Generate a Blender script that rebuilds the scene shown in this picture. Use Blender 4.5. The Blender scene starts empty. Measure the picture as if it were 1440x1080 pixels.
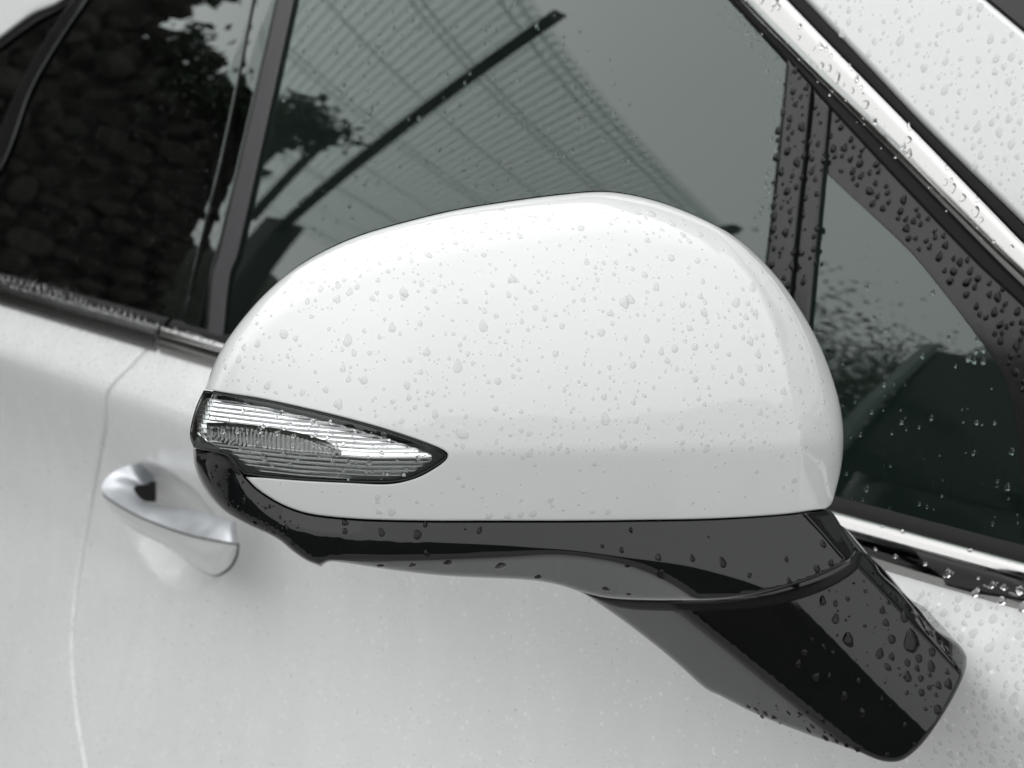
import bpy, math, random
import numpy as np
from mathutils import Vector, Matrix
from mathutils.geometry import delaunay_2d_cdt

R = math.radians
scene = bpy.context.scene
COL = scene.collection

# ------------------------------------------------------------------ camera
F_PX = 2300.0                                   # focal length in photo pixels (1440 wide)
AZ, PITCH = R(42.0), R(13.0)                    # angle off the car's long axis, tilt downwards
CAM = np.array([0.0, -0.75, 1.29])              # car side is the plane y = 0, front of the car is +x
FWD = np.array([-math.cos(AZ) * math.cos(PITCH), math.sin(AZ) * math.cos(PITCH), -math.sin(PITCH)])
RIGHT = np.array([math.sin(AZ), math.cos(AZ), 0.0])
UP = np.cross(RIGHT, FWD)

cam_data = bpy.data.cameras.new('camera')
cam = bpy.data.objects.new('camera', cam_data)
COL.objects.link(cam)
cam_data.sensor_width = 36.0
cam_data.lens = 36.0 * F_PX / 1440.0
cam_data.clip_start = 0.05
cam_data.clip_end = 500.0
cam_data.dof.use_dof = True
cam_data.dof.focus_distance = 0.69
cam_data.dof.aperture_fstop = cam_data.lens / 3.3          # a phone-sized aperture
mw = Matrix.Identity(4)
for i in range(3):
    mw[i][0], mw[i][1], mw[i][2], mw[i][3] = RIGHT[i], UP[i], -FWD[i], CAM[i]
cam.matrix_world = mw
scene.camera = cam

# ------------------------------------------------------------------ overcast sky, weak broad sun, exposure
SUN_EL, SUN_AZ = R(70.0), R(-140.0)
world = bpy.data.worlds.new('World')
scene.world = world
world.use_nodes = True
wn, wl = world.node_tree.nodes, world.node_tree.links
wn.clear()
w_out = wn.new('ShaderNodeOutputWorld'); w_bg = wn.new('ShaderNodeBackground')
w_sky = wn.new('ShaderNodeTexSky'); w_sky.sky_type = 'NISHITA'; w_sky.sun_disc = False
w_sky.sun_elevation = SUN_EL; w_sky.sun_rotation = SUN_AZ; w_sky.dust_density = 6.0
w_hsv = wn.new('ShaderNodeHueSaturation'); w_hsv.inputs['Saturation'].default_value = 0.12
w_geo = wn.new('ShaderNodeTexCoord'); w_sep = wn.new('ShaderNodeSeparateXYZ')
w_ramp = wn.new('ShaderNodeMapRange')
w_ramp.inputs['From Min'].default_value = -0.05; w_ramp.inputs['From Max'].default_value = 1.0
w_ramp.inputs['To Min'].default_value = 12.2; w_ramp.inputs['To Max'].default_value = 14.8
w_noise = wn.new('ShaderNodeTexNoise'); w_noise.inputs['Scale'].default_value = 2.2
w_noise.inputs['Detail'].default_value = 4.0
w_nr = wn.new('ShaderNodeMapRange'); w_nr.inputs['To Min'].default_value = 0.86; w_nr.inputs['To Max'].default_value = 1.12
w_mul = wn.new('ShaderNodeMath'); w_mul.operation = 'MULTIPLY'
w_tint = wn.new('ShaderNodeVectorMath'); w_tint.operation = 'SCALE'
w_tint.inputs[0].default_value = (0.992, 1.0, 1.002)
w_mix = wn.new('ShaderNodeMix'); w_mix.data_type = 'RGBA'; w_mix.inputs['Factor'].default_value = 0.86
wl.new(w_sky.outputs[0], w_hsv.inputs['Color'])
wl.new(w_geo.outputs['Generated'], w_sep.inputs[0])
wl.new(w_sep.outputs['Z'], w_ramp.inputs['Value'])
wl.new(w_geo.outputs['Generated'], w_noise.inputs['Vector'])
wl.new(w_noise.outputs['Fac'], w_nr.inputs['Value'])
wl.new(w_ramp.outputs[0], w_mul.inputs[0]); wl.new(w_nr.outputs[0], w_mul.inputs[1])
wl.new(w_mul.outputs[0], w_tint.inputs['Scale'])
wl.new(w_hsv.outputs[0], w_mix.inputs['A']); wl.new(w_tint.outputs[0], w_mix.inputs['B'])
wl.new(w_mix.outputs['Result'], w_bg.inputs['Color'])
w_bg.inputs['Strength'].default_value = 0.12
wl.new(w_bg.outputs[0], w_out.inputs['Surface'])

sun_data = bpy.data.lights.new('sun', 'SUN')
sun_data.energy = 0.5; sun_data.angle = R(110); sun_data.color = (1.0, 0.985, 0.96)
sun = bpy.data.objects.new('sun', sun_data); COL.objects.link(sun)
sd = Vector((math.cos(SUN_EL) * math.cos(R(-130)), math.cos(SUN_EL) * math.sin(R(-130)), math.sin(SUN_EL)))
sun.rotation_euler = sd.to_track_quat('Z', 'Y').to_euler()

vs = scene.view_settings
vs.view_transform = 'Standard'; vs.look = 'None'; vs.exposure = 0.05; vs.gamma = 1.0
vs.use_curve_mapping = False
scene.cycles.use_denoising = True
scene.cycles.max_bounces = 10; scene.cycles.transparent_max_bounces = 10
scene.cycles.transmission_bounces = 7; scene.cycles.glossy_bounces = 5; scene.cycles.diffuse_bounces = 3
scene.cycles.sample_clamp_indirect = 6.0
scene.cycles.use_adaptive_sampling = True; scene.cycles.adaptive_threshold = 0.02

# ------------------------------------------------------------------ helpers
rng = np.random.default_rng(7)
random.seed(7)

def rays(px, py):
    px = np.asarray(px, float); py = np.asarray(py, float)
    a = (px - 720.0) / F_PX; b = (540.0 - py) / F_PX
    return FWD + a[..., None] * RIGHT + b[..., None] * UP      # depth along FWD is 1

def at(px, py, t):
    return CAM + rays(px, py) * np.asarray(t, float)[..., None]

def project(p):
    q = np.asarray(p, float) - CAM
    d = q @ FWD
    return 720 + F_PX * (q @ RIGHT) / d, 540 - F_PX * (q @ UP) / d, d

def new_obj(name, verts, faces, mat, parent=None, smooth=True, normals=None):
    me = bpy.data.meshes.new(name)
    me.from_pydata([tuple(map(float, v)) for v in verts], [], [tuple(map(int, f)) for f in faces])
    me.update()
    if mat is not None:
        me.materials.append(mat)
    me.polygons.foreach_set('use_smooth', [smooth] * len(me.polygons))
    if normals is not None:
        me.normals_split_custom_set_from_vertices([tuple(map(float, n)) for n in normals])
    o = bpy.data.objects.new(name, me)
    COL.objects.link(o)
    if parent is not None:
        set_parent(o, parent)
    return o

BASE = {}
def set_parent(o, p):
    o.parent = p
    b = BASE.get(p.name, (0, 0, 0))
    o.matrix_parent_inverse = Matrix.Translation(b).inverted()

def empty(name, loc, label=None, cat=None, group=None, kind=None):
    e = bpy.data.objects.new(name, None); COL.objects.link(e)
    e.location = loc; e.empty_display_size = 0.1
    BASE[e.name] = tuple(loc)
    return tag(e, label, cat, group, kind)

def tag(o, label=None, cat=None, group=None, kind=None):
    if label: o['label'] = label
    if cat: o['category'] = cat
    if group: o['group'] = group
    if kind: o['kind'] = kind
    return o

def resample(pts, step=5.0, closed=True):
    """Catmull-Rom through traced points; a third value 1 marks a corner."""
    P = [np.array(p[:2], float) for p in pts]
    corner = [len(p) > 2 and p[2] == 1 for p in pts]
    n = len(P); out = []
    rngn = range(n) if closed else range(n - 1)
    for i in rngn:
        p1, p2 = P[i], P[(i + 1) % n]
        p0 = P[i - 1] if (closed or i > 0) else p1 - (p2 - p1)
        p3 = P[(i + 2) % n] if (closed or i + 2 < n) else p2 + (p2 - p1)
        L = np.linalg.norm(p2 - p1)
        if L < 1e-6: continue
        m1 = (p2 - p1) if corner[i] else (p2 - p0) / (np.linalg.norm(p2 - p1) + np.linalg.norm(p1 - p0) + 1e-9) * L
        m2 = (p2 - p1) if corner[(i + 1) % n] else (p3 - p1) / (np.linalg.norm(p3 - p2) + np.linalg.norm(p2 - p1) + 1e-9) * L
        k = max(1, int(round(L / step)))
        for j in range(k):
            s = j / k
            out.append((2*s**3 - 3*s**2 + 1) * p1 + (s**3 - 2*s**2 + s) * m1 + (-2*s**3 + 3*s**2) * p2 + (s**3 - s**2) * m2)
    if not closed: out.append(P[-1])
    return np.array(out)

def seg_dist(Q, poly, closed=True):
    Q = np.asarray(Q, float)
    A = poly; B = np.roll(poly, -1, 0)
    if not closed: A, B = poly[:-1], poly[1:]
    D = B - A; L2 = (D ** 2).sum(1) + 1e-12
    best = np.full(len(Q), 1e9)
    for s in range(0, len(Q), 4000):
        q = Q[s:s + 4000]
        u = np.clip(((q[:, None, :] - A[None]) * D[None]).sum(2) / L2[None], 0, 1)
        c = A[None] + u[..., None] * D[None]
        best[s:s + 4000] = np.sqrt(((q[:, None, :] - c) ** 2).sum(2)).min(1)
    return best

def inside(Q, poly):
    Q = np.asarray(Q, float)
    x, y = Q[:, 0], Q[:, 1]
    r = np.zeros(len(Q), bool)
    for (x1, y1), (x2, y2) in zip(poly, np.roll(poly, -1, 0)):
        c = ((y1 > y) != (y2 > y))
        xi = (x2 - x1) * (y - y1) / (y2 - y1 + 1e-15) + x1
        r ^= c & (x < xi)
    return r

def interp(curve, xs, axis=0):
    c = np.array([p[:2] for p in curve], float)
    o = np.argsort(c[:, axis])
    return np.interp(xs, c[o, axis], c[o, 1 - axis])

def smooth_interp(curve, xs, win=61, axis=0):
    """like interp, but with the corners of the table rounded off"""
    c = np.array([p[:2] for p in curve], float); o = np.argsort(c[:, axis]); g = np.arange(c[:, axis].min() - 60, c[:, axis].max() + 61)
    v = np.interp(g, c[o, axis], c[o, 1 - axis]); k = np.hanning(win + 2)[1:-1]; k /= k.sum(); h = win // 2
    pad = np.concatenate([v[0] + (v[1] - v[0]) * np.arange(-h, 0), v, v[-1] + (v[-1] - v[-2]) * np.arange(1, h + 1)])
    return np.interp(xs, g, np.convolve(pad, k, 'valid'))

def softmax0(x, k):            # smooth max(x, 0)
    return k * np.logaddexp(0, np.asarray(x) / k)

def round_drop(d, r, depth):
    """set-back near a panel edge: quarter-ellipse of radius r (pixels) and depth (metres)"""
    q = np.clip(1 - d / r, 0, 1)
    return depth * (1 - np.sqrt(np.clip(1 - q * q, 0, 1)))

def triangulate(poly, step, rings=(), lines=()):
    x0, y0 = poly.min(0); x1, y1 = poly.max(0)
    gx = np.arange(x0, x1 + step, step); gy = np.arange(y0, y1 + step, step * 0.866)
    G = np.array([(x + (step / 2 if j % 2 else 0), y) for j, y in enumerate(gy) for x in gx])
    G = G[inside(G, poly)]
    d = seg_dist(G, poly)
    G = G[d > max([0.6 * step] + [r * 1.25 for r in rings])]
    pts = [poly]
    for ln in lines:                                        # extra vertices on both sides of a crease
        L = resample(ln, 2.5, closed=False)
        Tn = np.gradient(L, axis=0); Tn = np.stack([-Tn[:, 1], Tn[:, 0]], 1); Tn /= np.linalg.norm(Tn, axis=1)[:, None]
        G = G[seg_dist(G, L, False) > 6.5]
        for o_ in (-5.5, -2.6, 0.0, 2.6, 5.5):
            q = L + Tn * o_
            q = q[inside(q, poly)]
            if len(q): pts.append(q[seg_dist(q, poly) > max([6.0] + [r * 1.1 for r in rings])])
    # inset rings, so that the rounded edge has vertices of its own
    T = np.roll(poly, -1, 0) - np.roll(poly, 1, 0)
    Nn = np.stack([T[:, 1], -T[:, 0]], 1); Nn /= np.linalg.norm(Nn, axis=1)[:, None] + 1e-9
    area = 0.5 * np.sum(poly[:, 0] * np.roll(poly[:, 1], -1) - np.roll(poly[:, 0], -1) * poly[:, 1])
    sgn = -1 if area > 0 else 1
    for r in rings:
        q = poly + sgn * Nn * r
        ok = inside(q, poly) & (seg_dist(q, poly) > r * 0.9)
        q = q[ok]
        keep = [0] if len(q) else []
        for i in range(1, len(q)):
            if np.linalg.norm(q[i] - q[keep[-1]]) > min(step * 0.45, 4): keep.append(i)
        pts.append(q[keep])
    pts.append(G)
    V = np.concatenate(pts)
    n = len(poly)
    res = delaunay_2d_cdt([Vector(v) for v in V], [(i, (i + 1) % n) for i in range(n)], [list(range(n))], 1, 1e-5)
    V2 = np.array([(v.x, v.y) for v in res[0]])
    Fc = res[2]
    # boundary loop in the output
    loop = []
    orig = {}
    for i, src in enumerate(res[3]):
        for s in src: orig[s] = i
    loop = [orig[i] for i in range(n)]
    return V2, [list(f) for f in Fc], loop

def panel(name, poly, tfun, mat, parent, step=7.0, er=4.0, ed=0.0012, thick=0.004, lift=0.0, back=None, taper=1.0, resm=4.0, closed_back=False, lines=()):
    """A shell over a traced outline: depth tfun, rounded edge er (px) x ed (m), skirt going back by `thick` metres."""
    P = resample(poly, resm) if not isinstance(poly, np.ndarray) else poly
    rings = [max(er * 0.06, 0.5), er * 0.25, er * 0.6, er] if er > 0 else []
    V, Fc, loop = triangulate(P, step, rings, lines)
    def depth(Q):
        t = tfun(Q[:, 0], Q[:, 1]) - lift
        if er > 0:
            t = t + round_drop(seg_dist(Q, P), er, ed)
        return t
    t = depth(V)
    X = at(V[:, 0], V[:, 1], t)
    # analytic normals
    e = 0.3
    E = V.copy()
    T0 = np.roll(P, -1, 0) - np.roll(P, 1, 0)
    I0 = np.stack([T0[:, 1], -T0[:, 0]], 1); I0 /= np.linalg.norm(I0, axis=1)[:, None] + 1e-9
    if 0.5 * np.sum(P[:, 0] * np.roll(P[:, 1], -1) - np.roll(P[:, 0], -1) * P[:, 1]) > 0: I0 = -I0
    E[loop] = P + I0 * max(0.45, er * 0.4)                                 # rim normals are taken just inside the rim
    Xx = at(E[:, 0] + e, E[:, 1], depth(E + [e, 0])) - at(E[:, 0] - e, E[:, 1], depth(E - [e, 0]))
    Xy = at(E[:, 0], E[:, 1] + e, depth(E + [0, e])) - at(E[:, 0], E[:, 1] - e, depth(E - [0, e]))
    N = np.cross(Xx, Xy); N /= np.linalg.norm(N, axis=1)[:, None] + 1e-15
    flip = (N * (X - CAM)).sum(1) > 0
    N[flip] *= -1
    bl = X[loop]
    bd = np.array(back if back is not None else FWD, float); bd = bd / np.linalg.norm(bd)
    c = bl.mean(0)
    n0 = len(X)
    # faces towards the camera
    f0 = Fc[0]
    nn = np.cross(X[f0[1]] - X[f0[0]], X[f0[2]] - X[f0[0]])
    if nn @ (X[f0[0]] - CAM) > 0:
        Fc = [f[::-1] for f in Fc]
    verts = list(X); norms = list(N); faces = list(Fc)
    if thick > 0:
        nl = len(loop)
        T = np.roll(bl, -1, 0) - np.roll(bl, 1, 0)
        S = np.cross(T, bd); S /= np.linalg.norm(S, axis=1)[:, None] + 1e-12
        if ((bl - c) * S).sum() < 0: S = -S
        rearp = c + (bl - c) * taper + bd * thick
        if taper != 1.0:
            off = (bl - c) - ((bl - c) @ bd)[:, None] * bd
            rearp = bl - off * (1 - taper) + bd * thick
        else:
            rearp = bl + bd * thick
        verts += list(bl) + list(rearp); norms += list(S) + list(S)
        # orientation
        a0 = n0; b0 = n0 + nl
        q = [(a0 + i, a0 + (i + 1) % nl, b0 + (i + 1) % nl, b0 + i) for i in range(nl)]
        nq = np.cross(bl[1] - bl[0], rearp[1] - bl[0])
        if nq @ S[0] < 0: q = [f[::-1] for f in q]
        faces += q
        if closed_back:
            k0 = len(verts)
            verts += list(rearp); norms += [bd] * nl
            faces.append(list(range(k0, k0 + nl)))
    o = new_obj(name, verts, faces, mat, parent, True, norms)
    return o

def surface(tfun, px, py, lift=0.0):
    """position and unit normal (towards the camera) of a surface at given pixels"""
    px = np.asarray(px, float); py = np.asarray(py, float); e = 0.5
    X = at(px, py, tfun(px, py) - lift)
    Xx = at(px + e, py, tfun(px + e, py)) - at(px - e, py, tfun(px - e, py))
    Xy = at(px, py + e, tfun(px, py + e)) - at(px, py - e, tfun(px, py - e))
    N = np.cross(Xx, Xy); N /= np.linalg.norm(N, axis=-1)[..., None] + 1e-15
    N[(N * (X - CAM)).sum(-1) > 0] *= -1
    return X, N

def sweep(name, P, N, profile, mat, parent, closed_profile=True, caps=True):
    """profile (across, outward) swept along points P with outward normals N"""
    P = np.asarray(P); N = np.asarray(N)
    T = np.gradient(P, axis=0); T /= np.linalg.norm(T, axis=1)[:, None]
    A = np.cross(N, T); A /= np.linalg.norm(A, axis=1)[:, None]
    N2 = np.cross(T, A)
    verts, faces = [], []
    m = len(profile)
    for i in range(len(P)):
        pr = profile(i / (len(P) - 1)) if callable(profile) else profile
        for (u, w) in pr: verts.append(P[i] + A[i] * u + N2[i] * w)
        m = len(pr)
    for i in range(len(P) - 1):
        for j in range(m if closed_profile else m - 1):
            k = (j + 1) % m
            faces.append((i*m + j, i*m + k, (i+1)*m + k, (i+1)*m + j))
    if caps and closed_profile:
        faces.append(tuple(range(m))[::-1]); faces.append(tuple((len(P)-1)*m + j for j in range(m)))
    o = new_obj(name, verts, faces, mat, parent, True)
    import bmesh
    bm = bmesh.new(); bm.from_mesh(o.data); bmesh.ops.recalc_face_normals(bm, faces=bm.faces); bm.to_mesh(o.data); bm.free()
    o.data.polygons.foreach_set('use_smooth', [True] * len(o.data.polygons))
    o.data.set_sharp_from_angle(angle=R(50))
    return o

# ------------------------------------------------------------------ materials
def mat_new(name):
    m = bpy.data.materials.new(name); m.use_nodes = True
    return m, m.node_tree.nodes, m.node_tree.links, m.node_tree.nodes['Principled BSDF']

def principled(name, col, rough=0.4, metal=0.0, coat=0.0, coat_rough=0.03, spec=0.5, ior=1.5, bump=None, rvar=None, cvar=None):
    m, n, l, b = mat_new(name)
    b.inputs['Base Color'].default_value = (*col, 1); b.inputs['Roughness'].default_value = rough
    b.inputs['Metallic'].default_value = metal; b.inputs['IOR'].default_value = ior
    b.inputs['Coat Weight'].default_value = coat; b.inputs['Coat Roughness'].default_value = coat_rough
    b.inputs['Specular IOR Level'].default_value = spec
    tc = n.new('ShaderNodeTexCoord')
    if bump:
        sc_, st, dist = bump
        t = n.new('ShaderNodeTexNoise'); t.inputs['Scale'].default_value = sc_; t.inputs['Detail'].default_value = 3
        bp = n.new('ShaderNodeBump'); bp.inputs['Strength'].default_value = st; bp.inputs['Distance'].default_value = dist
        l.new(tc.outputs['Object'], t.inputs['Vector']); l.new(t.outputs['Fac'], bp.inputs['Height'])
        l.new(bp.outputs[0], b.inputs['Normal']); l.new(bp.outputs[0], b.inputs['Coat Normal'])
    if rvar:
        sc_, lo, hi = rvar
        t = n.new('ShaderNodeTexNoise'); t.inputs['Scale'].default_value = sc_; t.inputs['Detail'].default_value = 5
        mr = n.new('ShaderNodeMapRange'); mr.inputs['From Min'].default_value = 0.3; mr.inputs['From Max'].default_value = 0.7
        mr.inputs['To Min'].default_value = lo; mr.inputs['To Max'].default_value = hi
        l.new(tc.outputs['Object'], t.inputs['Vector']); l.new(t.outputs['Fac'], mr.inputs['Value'])
        l.new(mr.outputs[0], b.inputs['Coat Roughness' if coat > 0 else 'Roughness'])
    if cvar:
        sc_, c2 = cvar
        t = n.new('ShaderNodeTexNoise'); t.inputs['Scale'].default_value = sc_; t.inputs['Detail'].default_value = 6
        mx = n.new('ShaderNodeMix'); mx.data_type = 'RGBA'
        mx.inputs['A'].default_value = (*col, 1); mx.inputs['B'].default_value = (*c2, 1)
        cr = n.new('ShaderNodeMapRange'); cr.inputs['From Min'].default_value = 0.35; cr.inputs['From Max'].default_value = 0.65
        l.new(tc.outputs['Object'], t.inputs['Vector']); l.new(t.outputs['Fac'], cr.inputs['Value'])
        l.new(cr.outputs[0], mx.inputs['Factor']); l.new(mx.outputs['Result'], b.inputs['Base Color'])
    return m

M_paint = principled('white_paint', (0.675, 0.685, 0.685), 0.45, coat=1.0, coat_rough=0.02, bump=(900, 0.02, 0.0004))
M_paint_wet = principled('white_paint_wet', (0.675, 0.682, 0.682), 0.5, coat=1.0, bump=(260, 0.10, 0.0006), rvar=(60, 0.03, 0.16))
def add_mist(m):
    """fine dried and wet spray: small pale specks and faint runs down the panel"""
    n, l = m.node_tree.nodes, m.node_tree.links; b = n['Principled BSDF']
    tc = n.new('ShaderNodeTexCoord')
    vo = n.new('ShaderNodeTexVoronoi'); vo.inputs['Scale'].default_value = 210.0; vo.inputs['Randomness'].default_value = 1.0
    l.new(tc.outputs['Object'], vo.inputs['Vector'])
    sep = n.new('ShaderNodeSeparateColor'); l.new(vo.outputs['Color'], sep.inputs[0])
    size = n.new('ShaderNodeMapRange'); size.inputs['From Min'].default_value = 0.35; size.inputs['From Max'].default_value = 1.0
    size.inputs['To Min'].default_value = 0.0; size.inputs['To Max'].default_value = 0.34; l.new(sep.outputs[0], size.inputs['Value'])
    lt = n.new('ShaderNodeMath'); lt.operation = 'SUBTRACT'; l.new(size.outputs[0], lt.inputs[0]); l.new(vo.outputs['Distance'], lt.inputs[1])
    sp = n.new('ShaderNodeMapRange'); sp.inputs['From Min'].default_value = 0.0; sp.inputs['From Max'].default_value = 0.12; l.new(lt.outputs[0], sp.inputs['Value'])
    mp = n.new('ShaderNodeMapping'); mp.inputs['Scale'].default_value = (34, 34, 4); l.new(tc.outputs['Object'], mp.inputs['Vector'])
    st = n.new('ShaderNodeTexNoise'); st.inputs['Scale'].default_value = 1.0; st.inputs['Detail'].default_value = 5; l.new(mp.outputs[0], st.inputs['Vector'])
    sr = n.new('ShaderNodeMapRange'); sr.inputs['From Min'].default_value = 0.45; sr.inputs['From Max'].default_value = 0.75; sr.inputs['To Max'].default_value = 0.16; l.new(st.outputs['Fac'], sr.inputs['Value'])
    ad = n.new('ShaderNodeMath'); ad.operation = 'ADD'; ad.use_clamp = True; l.new(sp.outputs[0], ad.inputs[0]); l.new(sr.outputs[0], ad.inputs[1])
    mx = n.new('ShaderNodeMix'); mx.data_type = 'RGBA'; mx.inputs['A'].default_value = (0.675, 0.682, 0.682, 1); mx.inputs['B'].default_value = (0.86, 0.865, 0.865, 1)
    l.new(ad.outputs[0], mx.inputs['Factor']); l.new(mx.outputs['Result'], b.inputs['Base Color'])
add_mist(M_paint_wet)
M_black = principled('black_gloss', (0.004, 0.0042, 0.0048), 0.25, coat=0.0, spec=0.5, bump=(500, 0.012, 0.0003), rvar=(220, 0.015, 0.05))
M_piano = principled('black_pillar_trim', (0.010, 0.0097, 0.0105), 0.12, spec=0.45, rvar=(260, 0.06, 0.16))
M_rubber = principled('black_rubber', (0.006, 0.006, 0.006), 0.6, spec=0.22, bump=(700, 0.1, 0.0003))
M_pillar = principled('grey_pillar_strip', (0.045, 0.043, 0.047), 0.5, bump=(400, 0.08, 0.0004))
M_chrome = principled('chrome', (0.45, 0.445, 0.44), 0.09, metal=1.0, bump=(300, 0.02, 0.0003), rvar=(200, 0.06, 0.14))
M_darkchrome = principled('wet_chrome_dark_reflection', (0.22, 0.215, 0.22), 0.2, metal=1.0, bump=(420, 0.35, 0.0012), rvar=(200, 0.1, 0.25))  # wet chrome, base darkened to stand for the wall's dark reflection
M_frit = principled('ceramic_border', (0.012, 0.0117, 0.0125), 0.16, spec=0.45, rvar=(200, 0.08, 0.16))
M_interior = principled('cabin_trim', (0.034, 0.045, 0.041), 0.8, bump=(300, 0.3, 0.001))
M_seat = principled('seat_fabric', (0.02, 0.024, 0.022), 0.85, bump=(600, 0.4, 0.001))
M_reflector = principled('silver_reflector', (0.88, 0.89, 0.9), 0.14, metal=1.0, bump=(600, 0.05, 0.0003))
M_reflector_low = principled('darkened_reflector', (0.52, 0.53, 0.53), 0.08, metal=1.0)  # darker copy of the silver; lower half's dark reflections put into the colour
M_pocket = principled('lamp_pocket', (0.008, 0.009, 0.009), 0.2)
M_mirrorglass = principled('mirror_glass', (0.8, 0.82, 0.82), 0.02, metal=1.0)
M_shell = principled('black_shell', (0.012, 0.012, 0.013), 0.35)

def glass_sheet(name, tint, boost=1.7, rough=0.0, ior=1.52, closed=False):
    """window pane: both faces of the sheet reflect, what goes through is tinted"""
    m = bpy.data.materials.new(name); m.use_nodes = True
    n, l = m.node_tree.nodes, m.node_tree.links; n.clear()
    o = n.new('ShaderNodeOutputMaterial'); mx = n.new('ShaderNodeMixShader')
    fr = n.new('ShaderNodeFresnel'); fr.inputs['IOR'].default_value = ior
    mul = n.new('ShaderNodeMath'); mul.operation = 'MULTIPLY'; mul.use_clamp = True; mul.inputs[1].default_value = boost
    g = n.new('ShaderNodeBsdfGlossy'); g.inputs['Roughness'].default_value = rough; g.inputs['Color'].default_value = (0.915, 1, 0.968, 1)
    t = n.new('ShaderNodeBsdfTransparent'); t.inputs['Color'].default_value = (*tint, 1)
    ge = n.new('ShaderNodeNewGeometry')
    l.new(fr.outputs[0], mul.inputs[0])
    if closed:                                              # thin bead: the way out loses nothing
        inv = n.new('ShaderNodeMath'); inv.operation = 'SUBTRACT'; inv.inputs[0].default_value = 1.0; l.new(ge.outputs['Backfacing'], inv.inputs[1])
        m3 = n.new('ShaderNodeMath'); m3.operation = 'MULTIPLY'; l.new(mul.outputs[0], m3.inputs[0]); l.new(inv.outputs[0], m3.inputs[1]); l.new(m3.outputs[0], mx.inputs[0])
    else:                                                   # a sheet reflects alike from both sides
        ir = n.new('ShaderNodeMapRange'); ir.inputs['To Min'].default_value = ior; ir.inputs['To Max'].default_value = 1.0 / ior
        l.new(ge.outputs['Backfacing'], ir.inputs['Value']); l.new(ir.outputs[0], fr.inputs['IOR']); l.new(mul.outputs[0], mx.inputs[0])
    l.new(t.outputs[0], mx.inputs[1]); l.new(g.outputs[0], mx.inputs[2]); l.new(mx.outputs[0], o.inputs[0])
    return m
M_glass = glass_sheet('window_glass', (0.42, 0.54, 0.49), 2.05)
M_privacy = glass_sheet('privacy_glass', (0.06, 0.06, 0.055), 1.9)
M_lens = glass_sheet('clear_lens', (0.97, 0.97, 0.97), 1.3, 0.0, 1.45)

def water_mat():
    m, n, l, b = mat_new('rain_water')
    b.inputs['Base Color'].default_value = (1, 1, 1, 1); b.inputs['Roughness'].default_value = 0.0
    b.inputs['IOR'].default_value = 1.33; b.inputs['Transmission Weight'].default_value = 1.0
    return m
M_water = water_mat()
def film_mat():
    """flat beads on white paint: mostly the paint seen through the water, with the water's own gloss"""
    m, n, l, b = mat_new('rain_water_flat')
    b.inputs['Base Color'].default_value = (0.77, 0.78, 0.78, 1); b.inputs['Roughness'].default_value = 0.35
    b.inputs['Coat Weight'].default_value = 1.0; b.inputs['Coat Roughness'].default_value = 0.0; b.inputs['Coat IOR'].default_value = 1.4
    o = next(k for k in n if k.type == 'OUTPUT_MATERIAL')
    t = n.new('ShaderNodeBsdfTransparent'); t.inputs['Color'].default_value = (0.985, 0.99, 0.99, 1)
    mx = n.new('ShaderNodeMixShader'); mx.inputs[0].default_value = 0.40
    l.new(t.outputs[0], mx.inputs[1]); l.new(b.outputs[0], mx.inputs[2]); l.new(mx.outputs[0], o.inputs[0])
    return m
M_film = film_mat()
def clear_mat():
    m, n, l, b = mat_new('clear_plastic')
    b.inputs['Base Color'].default_value = (0.97, 0.97, 0.96, 1); b.inputs['Roughness'].default_value = 0.04
    b.inputs['IOR'].default_value = 1.49; b.inputs['Transmission Weight'].default_value = 1.0
    return m
M_clear = clear_mat()

# ------------------------------------------------------------------ shape of the car's side: how far it stands out of y = 0
ZB = 1.0
def side_out(x, z):
    """outward distance of glass (above the belt) and door skin (below) at height z"""
    x = np.asarray(x, float); z = np.asarray(z, float)
    up = np.maximum(z - ZB, 0); dn = np.maximum(ZB - z, 0)
    glass = -(0.215 * up + 0.40 * up ** 2)
    k = 0.006                                               # softness of the shoulder crease
    sh = 0.74 * (dn - softmax0(dn - 0.058, k) + softmax0(-0.058 + 0 * dn, k))
    low = -0.29 * softmax0(dn - 0.058, k) + 1.8 * softmax0(dn - 0.11, 0.015) ** 2 - 1.7 * softmax0(dn - 0.26, 0.02) ** 2
    front = 0.10 * np.maximum(x + 0.55, 0) ** 2              # plan curvature towards the wing
    return np.where(z >= ZB, glass, sh + low) - front

def cup(x, z):                                              # bowl pressed in behind the door handle
    u = (x - CUP_X) / 0.095; v = (z - CUP_Z) / 0.060
    return 0.030 * np.clip(1 - (u * u + v * v), 0, 1) ** 1.0 * (1 - np.exp(-4 * np.clip(1 - (u*u + v*v), 0, 1)))

def side_t(px, py, off=0.0):
    D = rays(px, py)
    lo = np.full(D.shape[:-1], 0.2); hi = np.full(D.shape[:-1], 9.0)
    for _ in range(46):
        mid = (lo + hi) / 2
        p = CAM + D * mid[..., None]
        g = -p[..., 1] - (side_out(p[..., 0], p[..., 2]) + off)
        lo = np.where(g > 0, mid, lo); hi = np.where(g > 0, hi, mid)
    return (lo + hi) / 2
def S(off=0.0):
    return lambda px, py: side_t(px, py, off)
def on_side(px, py, off=0.0):
    px = np.asarray(px, float); py = np.asarray(py, float)
    return at(px, py, side_t(px, py, off))

# ------------------------------------------------------------------ ground
def ground():
    verts = [(-60, -60, 0), (60, -60, 0), (60, 60, 0), (-60, 60, 0)]
    m = principled('wet_concrete', (0.27, 0.27, 0.267), 0.45, bump=(90, 0.5, 0.006), rvar=(1.2, 0.2, 0.6), cvar=(14, (0.34, 0.34, 0.335)))
    tag(new_obj('ground', verts, [(0, 1, 2, 3)], m, None, False), kind='structure')
ground()

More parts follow.
